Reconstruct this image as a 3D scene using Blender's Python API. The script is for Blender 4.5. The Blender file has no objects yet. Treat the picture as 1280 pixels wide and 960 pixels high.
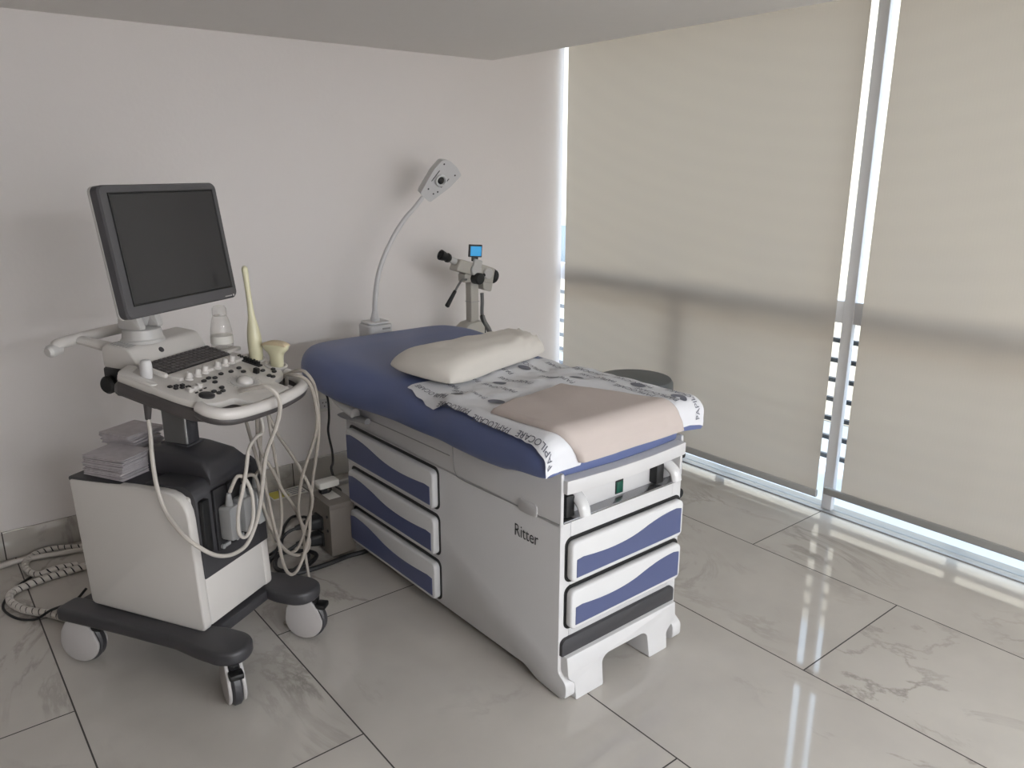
import bpy, bmesh, math, random
from mathutils import Vector, Matrix, noise
random.seed(7)
C = bpy.context.scene.collection
PI = math.pi
sc = bpy.context.scene

# ------------------------------------------------------------------ materials
def lin(c):
    return tuple(((v/255)/12.92 if v/255 <= .04045 else ((v/255+.055)/1.055)**2.4) for v in c)

def mat(name, rgb, rough=.5, metal=0., spec=.5, noise_amt=0., noise_scale=20., bump=0., bump_scale=200., coat=0.):
    m = bpy.data.materials.new(name); m.use_nodes = True
    nt = m.node_tree; b = nt.nodes['Principled BSDF']
    b.inputs['Roughness'].default_value = rough
    b.inputs['Metallic'].default_value = metal
    b.inputs['Specular IOR Level'].default_value = spec
    b.inputs['Coat Weight'].default_value = coat
    c = lin(rgb)
    b.inputs['Base Color'].default_value = (*c, 1)
    tc = nt.nodes.new('ShaderNodeTexCoord')
    nz = nt.nodes.new('ShaderNodeTexNoise'); nz.inputs['Scale'].default_value = noise_scale; nz.inputs['Detail'].default_value = 5
    nt.links.new(tc.outputs['Object'], nz.inputs['Vector'])
    mx = nt.nodes.new('ShaderNodeMix'); mx.data_type = 'RGBA'
    a = max(noise_amt, .015)
    mx.inputs['A'].default_value = (*[v*(1-a) for v in c], 1)
    mx.inputs['B'].default_value = (*[min(1, v*(1+a)) for v in c], 1)
    nt.links.new(nz.outputs['Fac'], mx.inputs['Factor'])
    nt.links.new(mx.outputs['Result'], b.inputs['Base Color'])
    if bump:
        n2 = nt.nodes.new('ShaderNodeTexNoise'); n2.inputs['Scale'].default_value = bump_scale; n2.inputs['Detail'].default_value = 3
        nt.links.new(tc.outputs['Object'], n2.inputs['Vector'])
        bp = nt.nodes.new('ShaderNodeBump'); bp.inputs['Strength'].default_value = bump; bp.inputs['Distance'].default_value = .01
        nt.links.new(n2.outputs['Fac'], bp.inputs['Height'])
        nt.links.new(bp.outputs['Normal'], b.inputs['Normal'])
    return m

M = {}
M['wall'] = mat('wall_paint', (226, 221, 219), .75, noise_amt=.02, noise_scale=3, bump=.05, bump_scale=60)
M['wall_dim'] = mat('bounce_cut_grey', (112, 106, 102), .8)  # unseen left wall darkened so less light bounces onto left-facing sides
M['ceil'] = mat('ceiling_paint', (228, 225, 222), .85)
M['white'] = mat('white_enamel', (200, 199, 200), .32, noise_scale=6)
M['white_gloss'] = mat('white_gloss_plastic', (208, 208, 209), .18, noise_scale=6)
M['cart'] = mat('cart_white_plastic', (196, 192, 188), .42, noise_scale=8)
M['cart_gloss'] = mat('cart_gloss_plastic', (200, 196, 193), .25)
M['guard'] = mat('wheel_guard_plastic', (170, 166, 165), .45)
M['grey_plastic'] = mat('grey_plastic', (150, 150, 150), .45)
M['lgrey'] = mat('light_grey_plastic', (184, 182, 180), .4)
M['dark'] = mat('charcoal_plastic', (56, 55, 58), .45, bump=.05, bump_scale=500)
M['darker'] = mat('dark_plastic', (38, 37, 39), .5)
M['band'] = mat('brown_grey_plastic', (74, 70, 70), .45)
M['black'] = mat('black_plastic', (16, 16, 17), .5)
M['rubber'] = mat('black_rubber', (24, 24, 26), .6)
M['bezel'] = mat('monitor_bezel', (78, 77, 80), .38)
M['screen'] = mat('screen_panel', (44, 44, 47), .22)
M['vinyl'] = mat('blue_vinyl', (90, 102, 143), .42, noise_amt=.03, noise_scale=6, bump=.03, bump_scale=400)
M['inlay'] = mat('blue_drawer_inlay', (80, 88, 124), .35)
M['pillow'] = mat('pillow_cover', (210, 205, 198), .75, noise_amt=.03, noise_scale=5, bump=.12, bump_scale=30)
M['paper'] = mat('printed_sheet', (214, 215, 220), .55, noise_amt=.05, noise_scale=12, bump=.2, bump_scale=25)
M['drape'] = mat('beige_drape', (186, 175, 170), .85, noise_amt=.02, noise_scale=10, bump=.05, bump_scale=40)
M['ink'] = mat('grey_ink', (104, 106, 118), .6)
M['black_ink'] = mat('black_ink', (38, 38, 42), .6)
M['steel'] = mat('steel', (150, 150, 152), .25, metal=.9)
M['steel_dark'] = mat('dull_steel', (124, 124, 124), .35, metal=.7)
M['probe'] = mat('aged_probe_plastic', (206, 202, 172), .35, noise_amt=.06, noise_scale=14)
M['probe_tip'] = mat('probe_lens_rubber', (196, 180, 150), .5)
M['cable'] = mat('grey_cable', (184, 178, 171), .45)
M['cable_dark'] = mat('brown_grey_cable', (150, 143, 135), .45)
M['wrap'] = mat('spiral_wrap', (196, 190, 184), .4)
M['leaf'] = mat('folded_paper', (182, 176, 179), .75, noise_amt=.22, noise_scale=40)
M['box'] = mat('grey_box_paint', (112, 105, 98), .5, noise_amt=.05)
M['stool'] = mat('grey_stool_vinyl', (86, 89, 90), .5)
M['colpo'] = mat('instrument_grey', (172, 168, 160), .4)
M['label'] = mat('paper_label', (214, 212, 206), .6)
M['yellow'] = mat('yellow_label', (196, 184, 84), .6)
M['green'] = mat('green_switch', (0, 74, 58), .3)
M['alu'] = mat('grey_aluminium', (152, 150, 147), .4, metal=.3)
M['alu_dark'] = mat('shade_bar_aluminium', (165, 164, 161), .45, metal=.2)
M['frame'] = mat('window_frame_paint', (228, 227, 228), .4)
M['ground'] = mat('balcony_tile', (226, 228, 232), .6)
M['facade'] = mat('facade_render', (214, 196, 172), .85, noise_amt=.05, noise_scale=1.2)
M['pave'] = mat('street_paving', (170, 168, 164), .8)
M['facade_glass'] = mat('facade_window', (120, 128, 132), .2)
M['rail'] = mat('railing_paint', (70, 72, 76), .5)

def screen_mat(name, rgb, strength):
    m = mat(name, rgb, .2); b = m.node_tree.nodes['Principled BSDF']
    b.inputs['Emission Color'].default_value = (*lin(rgb), 1); b.inputs['Emission Strength'].default_value = strength
    return m
M['lit_screen'] = screen_mat('lit_blue_screen', (10, 140, 200), .22)

def frosted_mat(name, rgb, amount):
    m = glass_mat(name); nt = m.node_tree; out = [n for n in nt.nodes if n.type == 'OUTPUT_MATERIAL'][0]
    src = out.inputs['Surface'].links[0].from_socket
    d = nt.nodes.new('ShaderNodeBsdfDiffuse'); d.inputs['Color'].default_value = (*lin(rgb), 1)
    x = nt.nodes.new('ShaderNodeMixShader'); x.inputs['Fac'].default_value = amount
    nt.links.new(src, x.inputs[1]); nt.links.new(d.outputs[0], x.inputs[2]); nt.links.new(x.outputs[0], out.inputs['Surface'])
    return m
def glass_mat(name, tint=(1, 1, 1), rough=.02):
    m = bpy.data.materials.new(name); m.use_nodes = True; nt = m.node_tree; nt.nodes.clear()
    out = nt.nodes.new('ShaderNodeOutputMaterial'); mx = nt.nodes.new('ShaderNodeMixShader')
    tr = nt.nodes.new('ShaderNodeBsdfTransparent'); tr.inputs['Color'].default_value = (*tint, 1)
    gl = nt.nodes.new('ShaderNodeBsdfGlossy'); gl.inputs['Roughness'].default_value = rough
    lw = nt.nodes.new('ShaderNodeLayerWeight'); lw.inputs['Blend'].default_value = .5
    pw = nt.nodes.new('ShaderNodeMath'); pw.operation = 'POWER'; pw.inputs[1].default_value = 5; nt.links.new(lw.outputs['Facing'], pw.inputs[0])
    fr = nt.nodes.new('ShaderNodeMath'); fr.operation = 'MULTIPLY_ADD'; fr.inputs[1].default_value = .92; fr.inputs[2].default_value = .04; nt.links.new(pw.outputs[0], fr.inputs[0])
    nt.links.new(fr.outputs[0], mx.inputs['Fac']); nt.links.new(tr.outputs[0], mx.inputs[1]); nt.links.new(gl.outputs[0], mx.inputs[2])
    nt.links.new(mx.outputs[0], out.inputs['Surface'])
    return m
M['glass'] = glass_mat('window_glass', (.96, .98, .98))
M['clear'] = frosted_mat('clear_plastic', (216, 212, 206), .22)

def blind_mat():
    m = bpy.data.materials.new('shade_fabric'); m.use_nodes = True; nt = m.node_tree; nt.nodes.clear()
    N = nt.nodes.new; Lk = nt.links.new
    out = N('ShaderNodeOutputMaterial')
    tc = N('ShaderNodeTexCoord')
    wv = N('ShaderNodeTexWave'); wv.bands_direction = 'Y'; wv.inputs['Scale'].default_value = 26; wv.inputs['Distortion'].default_value = .6; wv.inputs['Detail'].default_value = 2
    mp = N('ShaderNodeMapping'); mp.inputs['Scale'].default_value = (1, 1, .04); Lk(tc.outputs['Object'], mp.inputs['Vector']); Lk(mp.outputs['Vector'], wv.inputs['Vector'])
    # light and dark moire rings painted into the fabric colour
    w2 = N('ShaderNodeTexWave'); w2.wave_type = 'RINGS'; w2.rings_direction = 'X'; w2.inputs['Scale'].default_value = 3.5; w2.inputs['Distortion'].default_value = 2.2; w2.inputs['Detail'].default_value = 1; w2.inputs['Detail Scale'].default_value = .5
    ge = N('ShaderNodeNewGeometry'); mp2 = N('ShaderNodeMapping'); mp2.vector_type = 'POINT'; mp2.inputs['Location'].default_value = (0, -.95, -2.62); mp2.inputs['Scale'].default_value = (0, .55, 1); Lk(ge.outputs['Position'], mp2.inputs['Vector']); Lk(mp2.outputs['Vector'], w2.inputs['Vector'])
    ad = N('ShaderNodeMath'); ad.operation = 'ADD'
    m1 = N('ShaderNodeMath'); m1.operation = 'MULTIPLY'; m1.inputs[1].default_value = .004; Lk(wv.outputs['Fac'], m1.inputs[0])
    m2 = N('ShaderNodeMath'); m2.operation = 'MULTIPLY'; m2.inputs[1].default_value = BLIND_WAVE; Lk(w2.outputs['Fac'], m2.inputs[0])
    Lk(m1.outputs[0], ad.inputs[0]); Lk(m2.outputs[0], ad.inputs[1])
    op = N('ShaderNodeMath'); op.operation = 'ADD'; op.inputs[1].default_value = BLIND_OPEN; Lk(ad.outputs[0], op.inputs[0])
    tl = N('ShaderNodeBsdfTranslucent'); tl.inputs['Color'].default_value = (*BLIND_TL, 1)
    mc = N('ShaderNodeMix'); mc.data_type = 'RGBA'; mc.inputs['A'].default_value = (*[v*.955 for v in BLIND_TL], 1); mc.inputs['B'].default_value = (*[v*1.06 for v in BLIND_TL], 1)
    fm = N('ShaderNodeMath'); fm.operation = 'MULTIPLY_ADD'; fm.inputs[1].default_value = .55; Lk(w2.outputs['Fac'], fm.inputs[0])
    fw_ = N('ShaderNodeMath'); fw_.operation = 'MULTIPLY'; fw_.inputs[1].default_value = .45; Lk(wv.outputs['Fac'], fw_.inputs[0]); Lk(fw_.outputs[0], fm.inputs[2])
    Lk(fm.outputs[0], mc.inputs['Factor']); Lk(mc.outputs['Result'], tl.inputs['Color'])
    df = N('ShaderNodeBsdfDiffuse'); df.inputs['Color'].default_value = (.34, .315, .285, 1)
    ms = N('ShaderNodeAddShader'); Lk(tl.outputs[0], ms.inputs[0]); Lk(df.outputs[0], ms.inputs[1])
    tr = N('ShaderNodeBsdfTransparent')
    mx = N('ShaderNodeMixShader'); Lk(op.outputs[0], mx.inputs['Fac']); Lk(ms.outputs[0], mx.inputs[1]); Lk(tr.outputs[0], mx.inputs[2])
    Lk(mx.outputs[0], out.inputs['Surface'])
    return m
BLIND_WAVE, BLIND_OPEN, BLIND_TL = .0, .009, (.160, .134, .106)
M['blind'] = blind_mat()

def floor_mat(name, x0, y0, tw=.5995, tl=1.195, axis='floor'):
    m = bpy.data.materials.new(name); m.use_nodes = True; nt = m.node_tree
    b = nt.nodes['Principled BSDF']; N = nt.nodes.new; Lk = nt.links.new
    def mth(op, a, bb=None, c=None):
        n = N('ShaderNodeMath'); n.operation = op
        for i, v in enumerate((a, bb, c)):
            if v is None: continue
            if isinstance(v, (int, float)): n.inputs[i].default_value = v
            else: Lk(v, n.inputs[i])
        return n.outputs[0]
    tc = N('ShaderNodeTexCoord'); sp = N('ShaderNodeSeparateXYZ'); Lk(tc.outputs['Object'], sp.inputs[0])
    u = mth('DIVIDE', mth('SUBTRACT', sp.outputs['X'], x0), tw)
    row = mth('FLOOR', u); fu = mth('FRACT', u)
    if axis == 'floor':
        par = mth('MULTIPLY', mth('FLOORED_MODULO', row, 2.), .5)
        v = mth('ADD', mth('DIVIDE', mth('SUBTRACT', sp.outputs['Y'], y0), tl), par)
        fv = mth('FRACT', v); colm = mth('FLOOR', v)
        du = mth('MULTIPLY', mth('MINIMUM', fu, mth('SUBTRACT', 1., fu)), tw)
        dv = mth('MULTIPLY', mth('MINIMUM', fv, mth('SUBTRACT', 1., fv)), tl)
        d = mth('MINIMUM', du, dv)
    else:
        colm = row
        d = mth('MULTIPLY', mth('MINIMUM', fu, mth('SUBTRACT', 1., fu)), tw)
    joint = mth('LESS_THAN', d, .0022)
    cb = N('ShaderNodeCombineXYZ'); Lk(mth('MULTIPLY', row, 3.71), cb.inputs[0]); Lk(mth('MULTIPLY', colm, 5.13), cb.inputs[1]); Lk(mth('MULTIPLY', mth('ADD', row, colm), 1.7), cb.inputs[2])
    va = N('ShaderNodeVectorMath'); Lk(tc.outputs['Object'], va.inputs[0]); Lk(cb.outputs[0], va.inputs[1])
    # veins
    mpv = N('ShaderNodeMapping'); mpv.inputs['Rotation'].default_value = (0, 0, .6); mpv.inputs['Scale'].default_value = (1., .55, 1.); Lk(va.outputs[0], mpv.inputs['Vector'])
    n1 = N('ShaderNodeTexNoise'); n1.inputs['Scale'].default_value = 2.6; n1.inputs['Detail'].default_value = 9; n1.inputs['Roughness'].default_value = .62; n1.inputs['Distortion'].default_value = .9; Lk(mpv.outputs[0], n1.inputs['Vector'])
    r1 = N('ShaderNodeValToRGB'); e = r1.color_ramp.elements
    e[0].position = .475; e[0].color = (0, 0, 0, 1); e[1].position = .535; e[1].color = (0, 0, 0, 1)
    k = r1.color_ramp.elements.new(.503); k.color = (1, 1, 1, 1); Lk(n1.outputs['Fac'], r1.inputs['Fac'])
    n2 = N('ShaderNodeTexNoise'); n2.inputs['Scale'].default_value = 1.6; n2.inputs['Detail'].default_value = 4; Lk(va.outputs[0], n2.inputs['Vector'])
    r2 = N('ShaderNodeValToRGB'); r2.color_ramp.elements[0].position = .48; r2.color_ramp.elements[1].position = .72; Lk(n2.outputs['Fac'], r2.inputs['Fac'])
    n3 = N('ShaderNodeTexNoise'); n3.inputs['Scale'].default_value = 4; n3.inputs['Detail'].default_value = 6; Lk(va.outputs[0], n3.inputs['Vector'])
    vein = mth('MULTIPLY', mth('MULTIPLY', r1.outputs['Color'], r2.outputs['Color']), .6)
    base = N('ShaderNodeMix'); base.data_type = 'RGBA'
    base.inputs['A'].default_value = (*lin((166, 161, 155)), 1); base.inputs['B'].default_value = (*lin((190, 185, 178)), 1); Lk(n3.outputs['Fac'], base.inputs['Factor'])
    mv = N('ShaderNodeMix'); mv.data_type = 'RGBA'; mv.inputs['B'].default_value = (*lin((96, 88, 82)), 1); Lk(base.outputs['Result'], mv.inputs['A']); Lk(vein, mv.inputs['Factor'])
    mj = N('ShaderNodeMix'); mj.data_type = 'RGBA'; mj.inputs['B'].default_value = (*lin((52, 48, 46)), 1); Lk(mv.outputs['Result'], mj.inputs['A']); Lk(joint, mj.inputs['Factor'])
    Lk(mj.outputs['Result'], b.inputs['Base Color'])
    rg = mth('ADD', mth('MULTIPLY', joint, .6), .05 if axis == 'floor' else .12); Lk(rg, b.inputs['Roughness'])
    b.inputs['Specular IOR Level'].default_value = .5
    return m
M['floor'] = floor_mat('polished_marble_tile', .214, 1.664)
M['skirt'] = floor_mat('tile_skirting', .183, 0, axis='skirt')

# ------------------------------------------------------------------ mesh helpers
class MB:
    def __init__(s): s.bm = bmesh.new()
    def _merge(s, t, mtx=None):
        if mtx is not None: t.transform(mtx)
        me = bpy.data.meshes.new('tmp'); t.to_mesh(me); t.free(); s.bm.from_mesh(me); bpy.data.meshes.remove(me); return s
    def _bev(s, t, r, seg=2, ang=.5):
        if r <= 0: return
        es = [e for e in t.edges if len(e.link_faces) == 2 and e.calc_face_angle(0) > ang]
        if es: bmesh.ops.bevel(t, geom=es, offset=r, segments=seg, profile=.5, affect='EDGES', clamp_overlap=True)
    def box(s, x0, x1, y0, y1, z0, z1, r=.004, seg=2, mtx=None):
        t = bmesh.new(); bmesh.ops.create_cube(t, size=1)
        for v in t.verts: v.co = Vector(((x0+x1)/2+v.co.x*(x1-x0), (y0+y1)/2+v.co.y*(y1-y0), (z0+z1)/2+v.co.z*(z1-z0)))
        s._bev(t, min(r, .49*min(x1-x0, y1-y0, z1-z0)), seg)
        return s._merge(t, mtx)
    def prism(s, poly, a0, a1, axis='z', r=.004, seg=2, mtx=None):
        t = bmesh.new()
        f = {'z': lambda p, a: (p[0], p[1], a), 'y': lambda p, a: (p[0], a, p[1]), 'x': lambda p, a: (a, p[0], p[1])}[axis]
        n = len(poly)
        lo = [t.verts.new(f(p, a0)) for p in poly]; hi = [t.verts.new(f(p, a1)) for p in poly]
        t.faces.new(lo); t.faces.new(hi)
        for i in range(n): t.faces.new((lo[i], lo[(i+1) % n], hi[(i+1) % n], hi[i]))
        bmesh.ops.recalc_face_normals(t, faces=t.faces)
        if r > 0:
            es = [e for e in t.edges if e.calc_face_angle(0) > 1.0]
            bmesh.ops.bevel(t, geom=es, offset=r, segments=seg, profile=.5, affect='EDGES', clamp_overlap=True)
        return s._merge(t, mtx)
    def lathe(s, prof, origin=(0, 0, 0), axis=(0, 0, 1), n=32, mtx=None):
        t = bmesh.new(); q = Vector((0, 0, 1)).rotation_difference(Vector(axis).normalized()); o = Vector(origin)
        rings = []
        for r, z in prof:
            if r <= 1e-6: rings.append([t.verts.new(o + q @ Vector((0, 0, z)))])
            else: rings.append([t.verts.new(o + q @ Vector((r*math.cos(2*PI*i/n), r*math.sin(2*PI*i/n), z))) for i in range(n)])
        for a, b in zip(rings, rings[1:]):
            for i in range(n):
                j = (i+1) % n
                if len(a) == 1 and len(b) == 1: continue
                if len(a) == 1: t.faces.new((a[0], b[i], b[j]))
                elif len(b) == 1: t.faces.new((a[i], b[0], a[j]))
                else: t.faces.new((a[i], b[i], b[j], a[j]))
        for rg in (rings[0], rings[-1]):
            if len(rg) > 1:
                try: t.faces.new(rg)
                except ValueError: pass
        bmesh.ops.recalc_face_normals(t, faces=t.faces)
        return s._merge(t, mtx)
    def cyl(s, p0, p1, r, r2=None, n=20, bev=.0, mtx=None):
        p0 = Vector(p0); p1 = Vector(p1); h = (p1-p0).length; r2 = r if r2 is None else r2
        b = min(bev, r*.45, r2*.45, h*.45)
        prof = [(0, 0), (r-b, 0), (r, b), (r2, h-b), (r2-b, h), (0, h)] if b > 0 else [(0, 0), (r, 0), (r2, h), (0, h)]
        return s.lathe(prof, p0, p1-p0, n, mtx)
    def tube(s, pts, r, n=10, sub=6, closed=False, mtx=None, caps=True):
        P = smooth(pts, sub, closed) if sub else [Vector(p) for p in pts]
        t = bmesh.new(); m = len(P); rings = []
        tan = []
        for i in range(m):
            a = P[(i-1) % m] if (closed or i > 0) else P[i]; b = P[(i+1) % m] if (closed or i < m-1) else P[i]
            tan.append((b-a).normalized())
        up = Vector((0, 0, 1)) if abs(tan[0].z) < .9 else Vector((1, 0, 0))
        u = (up - tan[0]*up.dot(tan[0])).normalized()
        for i in range(m):
            if i: u = (u - tan[i]*u.dot(tan[i])).normalized()
            w = tan[i].cross(u); rr = r(i/(m-1)) if callable(r) else r
            rings.append([t.verts.new(P[i] + u*rr*math.cos(2*PI*k/n) + w*rr*math.sin(2*PI*k/n)) for k in range(n)])
        for i in range(m if closed else m-1):
            a, b = rings[i], rings[(i+1) % m]
            for k in range(n): t.faces.new((a[k], a[(k+1) % n], b[(k+1) % n], b[k]))
        if not closed and caps: t.faces.new(rings[0]); t.faces.new(rings[-1])
        bmesh.ops.recalc_face_normals(t, faces=t.faces)
        return s._merge(t, mtx)
    def loft(s, secs, closed=True, caps=True, mtx=None):
        t = bmesh.new(); R = [[t.verts.new(p) for p in sec] for sec in secs]; n = len(secs[0])
        for a, b in zip(R, R[1:]):
            for k in range(n if closed else n-1): t.faces.new((a[k], a[(k+1) % n], b[(k+1) % n], b[k]))
        if caps and closed: t.faces.new(R[0]); t.faces.new(R[-1])
        bmesh.ops.recalc_face_normals(t, faces=t.faces)
        return s._merge(t, mtx)

def smooth(pts, sub=6, closed=False):
    P = [Vector(p) for p in pts]; n = len(P); out = []
    if n < 3: return P
    rng = n if closed else n-1
    for i in range(rng):
        p0 = P[(i-1) % n] if (closed or i > 0) else P[0]*2-P[1]
        p1 = P[i]; p2 = P[(i+1) % n]; p3 = P[(i+2) % n] if (closed or i+2 < n) else P[-1]*2-P[-2]
        for k in range(sub):
            t = k/sub
            out.append(.5*((2*p1)+(p2-p0)*t+(2*p0-5*p1+4*p2-p3)*t*t+(3*p1-p0-3*p2+p3)*t**3))
    if not closed: out.append(P[-1])
    return out

def rrect(x0, x1, y0, y1, r, n=5):
    if not isinstance(r, (list, tuple)): r = [r]*4
    out = []
    for (cx, cy, a), rr in zip(((x1, y1, 0), (x0, y1, PI/2), (x0, y0, PI), (x1, y0, 1.5*PI)), r):
        sx = 1 if cx == x1 else -1; sy = 1 if cy == y1 else -1
        for i in range(n+1):
            b = a + PI/2*i/n
            out.append((cx-sx*rr+rr*math.cos(b), cy-sy*rr+rr*math.sin(b)))
    return out

def rpoly(pts, r, n=4):
    """round every corner of a polygon"""
    out = []; m = len(pts)
    rs = r if isinstance(r, (list, tuple)) else [r]*m
    for i in range(m):
        p = Vector(pts[i]); a = Vector(pts[i-1]); b = Vector(pts[(i+1) % m])
        da = (a-p); db = (b-p); rr = min(rs[i], .48*da.length, .48*db.length)
        if rr < 1e-5: out.append(tuple(p)); continue
        s0 = p+da.normalized()*rr; s1 = p+db.normalized()*rr
        for k in range(n+1):
            t = k/n; out.append(tuple((1-t)**2*s0+2*t*(1-t)*p+t*t*s1))
    return out

def obj(name, mb, m, parent=None, shift=None, sharp=.6, subd=0):
    me = bpy.data.meshes.new(name)
    bm = mb.bm
    if shift is not None: bmesh.ops.translate(bm, verts=bm.verts, vec=Vector(shift))
    bm.to_mesh(me); bm.free()
    for p in me.polygons: p.use_smooth = True
    me.set_sharp_from_angle(angle=sharp)
    me.materials.append(M[m] if isinstance(m, str) else m)
    o = bpy.data.objects.new(name, me); C.objects.link(o)
    if parent: o.parent = parent
    if subd:
        sm = o.modifiers.new('smooth', 'SUBSURF'); sm.levels = subd; sm.render_levels = subd
    return o

def tag(o, label, cat, group=None):
    o['label'] = label; o['category'] = cat
    if group: o['group'] = group
    return o
def thing(name, label, cat, loc=(0, 0, 0), rotz=0, group=None):
    o = bpy.data.objects.new(name, None); C.objects.link(o); o.empty_display_size = .05
    o.location = loc; o.rotation_euler = (0, 0, rotz)
    return tag(o, label, cat, group)
def struct(name, mb, m, parent=None, **k):
    o = obj(name, mb, m, parent, **k)
    if parent is None: o['kind'] = 'structure'
    return o
def lab(o, s): o['label'] = s; return o

_txt = {}
def text_geo(s, size):
    if s in _txt: vs, fs = _txt[s]
    else:
        cu = bpy.data.curves.new('t', 'FONT'); cu.body = s; cu.size = 1; cu.resolution_u = 3
        o = bpy.data.objects.new('t', cu); C.objects.link(o)
        dg = bpy.context.evaluated_depsgraph_get(); me = bpy.data.meshes.new_from_object(o.evaluated_get(dg))
        vs = [(v.co.x, v.co.y) for v in me.vertices]; fs = [tuple(p.vertices) for p in me.polygons]
        bpy.data.objects.remove(o); bpy.data.curves.remove(cu); bpy.data.meshes.remove(me); _txt[s] = (vs, fs)
    return [(x*size, y*size) for x, y in vs], fs
def add_text(mb, s, size, fn):
    vs, fs = text_geo(s, size)
    V = [mb.bm.verts.new(fn(x, y)) for x, y in vs]
    for f in fs:
        try: mb.bm.faces.new([V[i] for i in f])
        except ValueError: pass
def text_width(s, size):
    vs, _ = text_geo(s, size); return max(v[0] for v in vs)

# ------------------------------------------------------------------ camera
f_px, pitch, roll, yaw, H = 973.73, .268395, .001349, .675542, 1.493
fw = Vector((math.sin(yaw)*math.cos(pitch), math.cos(yaw)*math.cos(pitch), -math.sin(pitch)))
r0 = Vector((math.cos(yaw), -math.sin(yaw), 0)); u0 = r0.cross(fw)
rt = math.cos(roll)*r0+math.sin(roll)*u0; upv = -math.sin(roll)*r0+math.cos(roll)*u0
cam = bpy.data.cameras.new('camera'); co = bpy.data.objects.new('camera', cam); C.objects.link(co)
co.matrix_world = Matrix(((rt.x, upv.x, -fw.x, 0), (rt.y, upv.y, -fw.y, 0), (rt.z, upv.z, -fw.z, H), (0, 0, 0, 1)))
cam.sensor_width = 36; cam.sensor_fit = 'HORIZONTAL'; cam.lens = f_px/1280*36; cam.clip_start = .05
sc.camera = co

# ------------------------------------------------------------------ room
YB, XW, XL, YF = 3.438, 3.10, -2.6, -3.3
ZC, XS, ZT = 2.037, 2.62, 2.50
mb = MB(); mb.box(XL, 3.13, YF, YB, -.1, 0, 0); struct('floor', mb, 'floor')
mb = MB(); mb.box(XL-.1, 3.125, YB, YB+.15, -.1, ZT+.1, 0); struct('wall_back', mb, 'wall')
mb = MB(); mb.box(XL-.15, XL, YF-.1, YB, -.1, ZT+.1, 0); struct('wall_left', mb, 'wall_dim')
mb = MB(); mb.box(XL-.1, 3.45, YF-.15, YF, -.1, ZT+.1, 0); struct('wall_front', mb, 'wall')
mb = MB(); mb.box(XL, XS, YF, YB, ZC, ZT, .003); mb.box(XS, 3.4, YF, YB, ZT, ZT+.1, 0); struct('ceiling', mb, 'ceil')
mb = MB(); mb.box(3.13, 3.4, YF, YB, ZT-.12, ZT, 0); struct('wall_right', mb, 'wall')
mb = MB(); mb.box(XL, XW-.02, YB-.012, YB, 0, .117, .003); struct('baseboard_back', mb, 'skirt')

# window wall
w = bpy.data.objects.new('window_1', None); C.objects.link(w); w.location = (3.18, 1.6, 0); w['kind'] = 'structure'
S = (-3.18, -1.6, 0)
mb = MB(); mb.box(3.13, 3.17, YF, YB, -.1, .006, .001); mb.box(3.17, 3.24, YF, YB+.6, -.1, .004, .001); obj('floor_track', mb, 'alu', w, S)
mb = MB(); mb.box(3.165, 3.215, YF, YB+.6, .86, .955, .004); obj('transom', mb, 'frame', w, S)
for y0, y1 in ((1.636, 1.683), (-1.06, -1.0), (-2.3, -2.24)):
    mb = MB(); mb.box(3.16, 3.19, y0, y1, 0, ZT-.12, .003); obj('mullion', mb, 'frame', w, S)
mb = MB(); mb.box(3.17, 3.21, 2.52, 2.60, 0, .87, .003); obj('mullion', mb, 'frame', w, S)
mb = MB(); mb.box(3.178, 3.182, YF, YB+.6, .004, ZT-.12, 0); obj('glass_pane', mb, 'glass', w, S)

def blind(y0, y1, zb, lip0, lip1, label):
    t = thing('roller_blind', label, 'roller blind', (3.12, (y0+y1)/2, zb), 0, 'roller blinds on the window wall')
    sh = (-3.12, -(y0+y1)/2, -zb)
    ys = [y0+(y1-y0)*i/48 for i in range(49)]; zs = [zb+.03+(ZT-.06-zb-.03)*i/60 for i in range(61)]
    mb = MB(); g = [[mb.bm.verts.new((3.118+.003*math.sin(y*2.1+1)*math.sin(z*1.7), y, z)) for y in ys] for z in zs]
    for a, b in zip(g, g[1:]):
        for i in range(48): mb.bm.faces.new((a[i], a[i+1], b[i+1], b[i]))
    obj('shade_fabric', mb, 'blind', t, sh)
    mb = MB(); mb.prism(rrect(3.109, 3.127, zb, zb+.034, .006), lip0, lip1, 'y', .001); lab(obj('hem_bar', mb, 'alu_dark', t, sh), 'grey metal bar along the bottom hem')
    mb = MB(); mb.cyl((3.12, lip0, ZT-.06), (3.12, lip1, ZT-.06), .022); obj('roller_tube', mb, 'alu', t, sh)
    return t
blind(1.69, 3.398, .066, 1.688, 3.396, 'beige roller blind beside the back wall, behind the exam table')
blind(-.95, 1.576, .094, -.95, 1.652, 'beige roller blind at the right edge, nearer than its neighbour')

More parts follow.
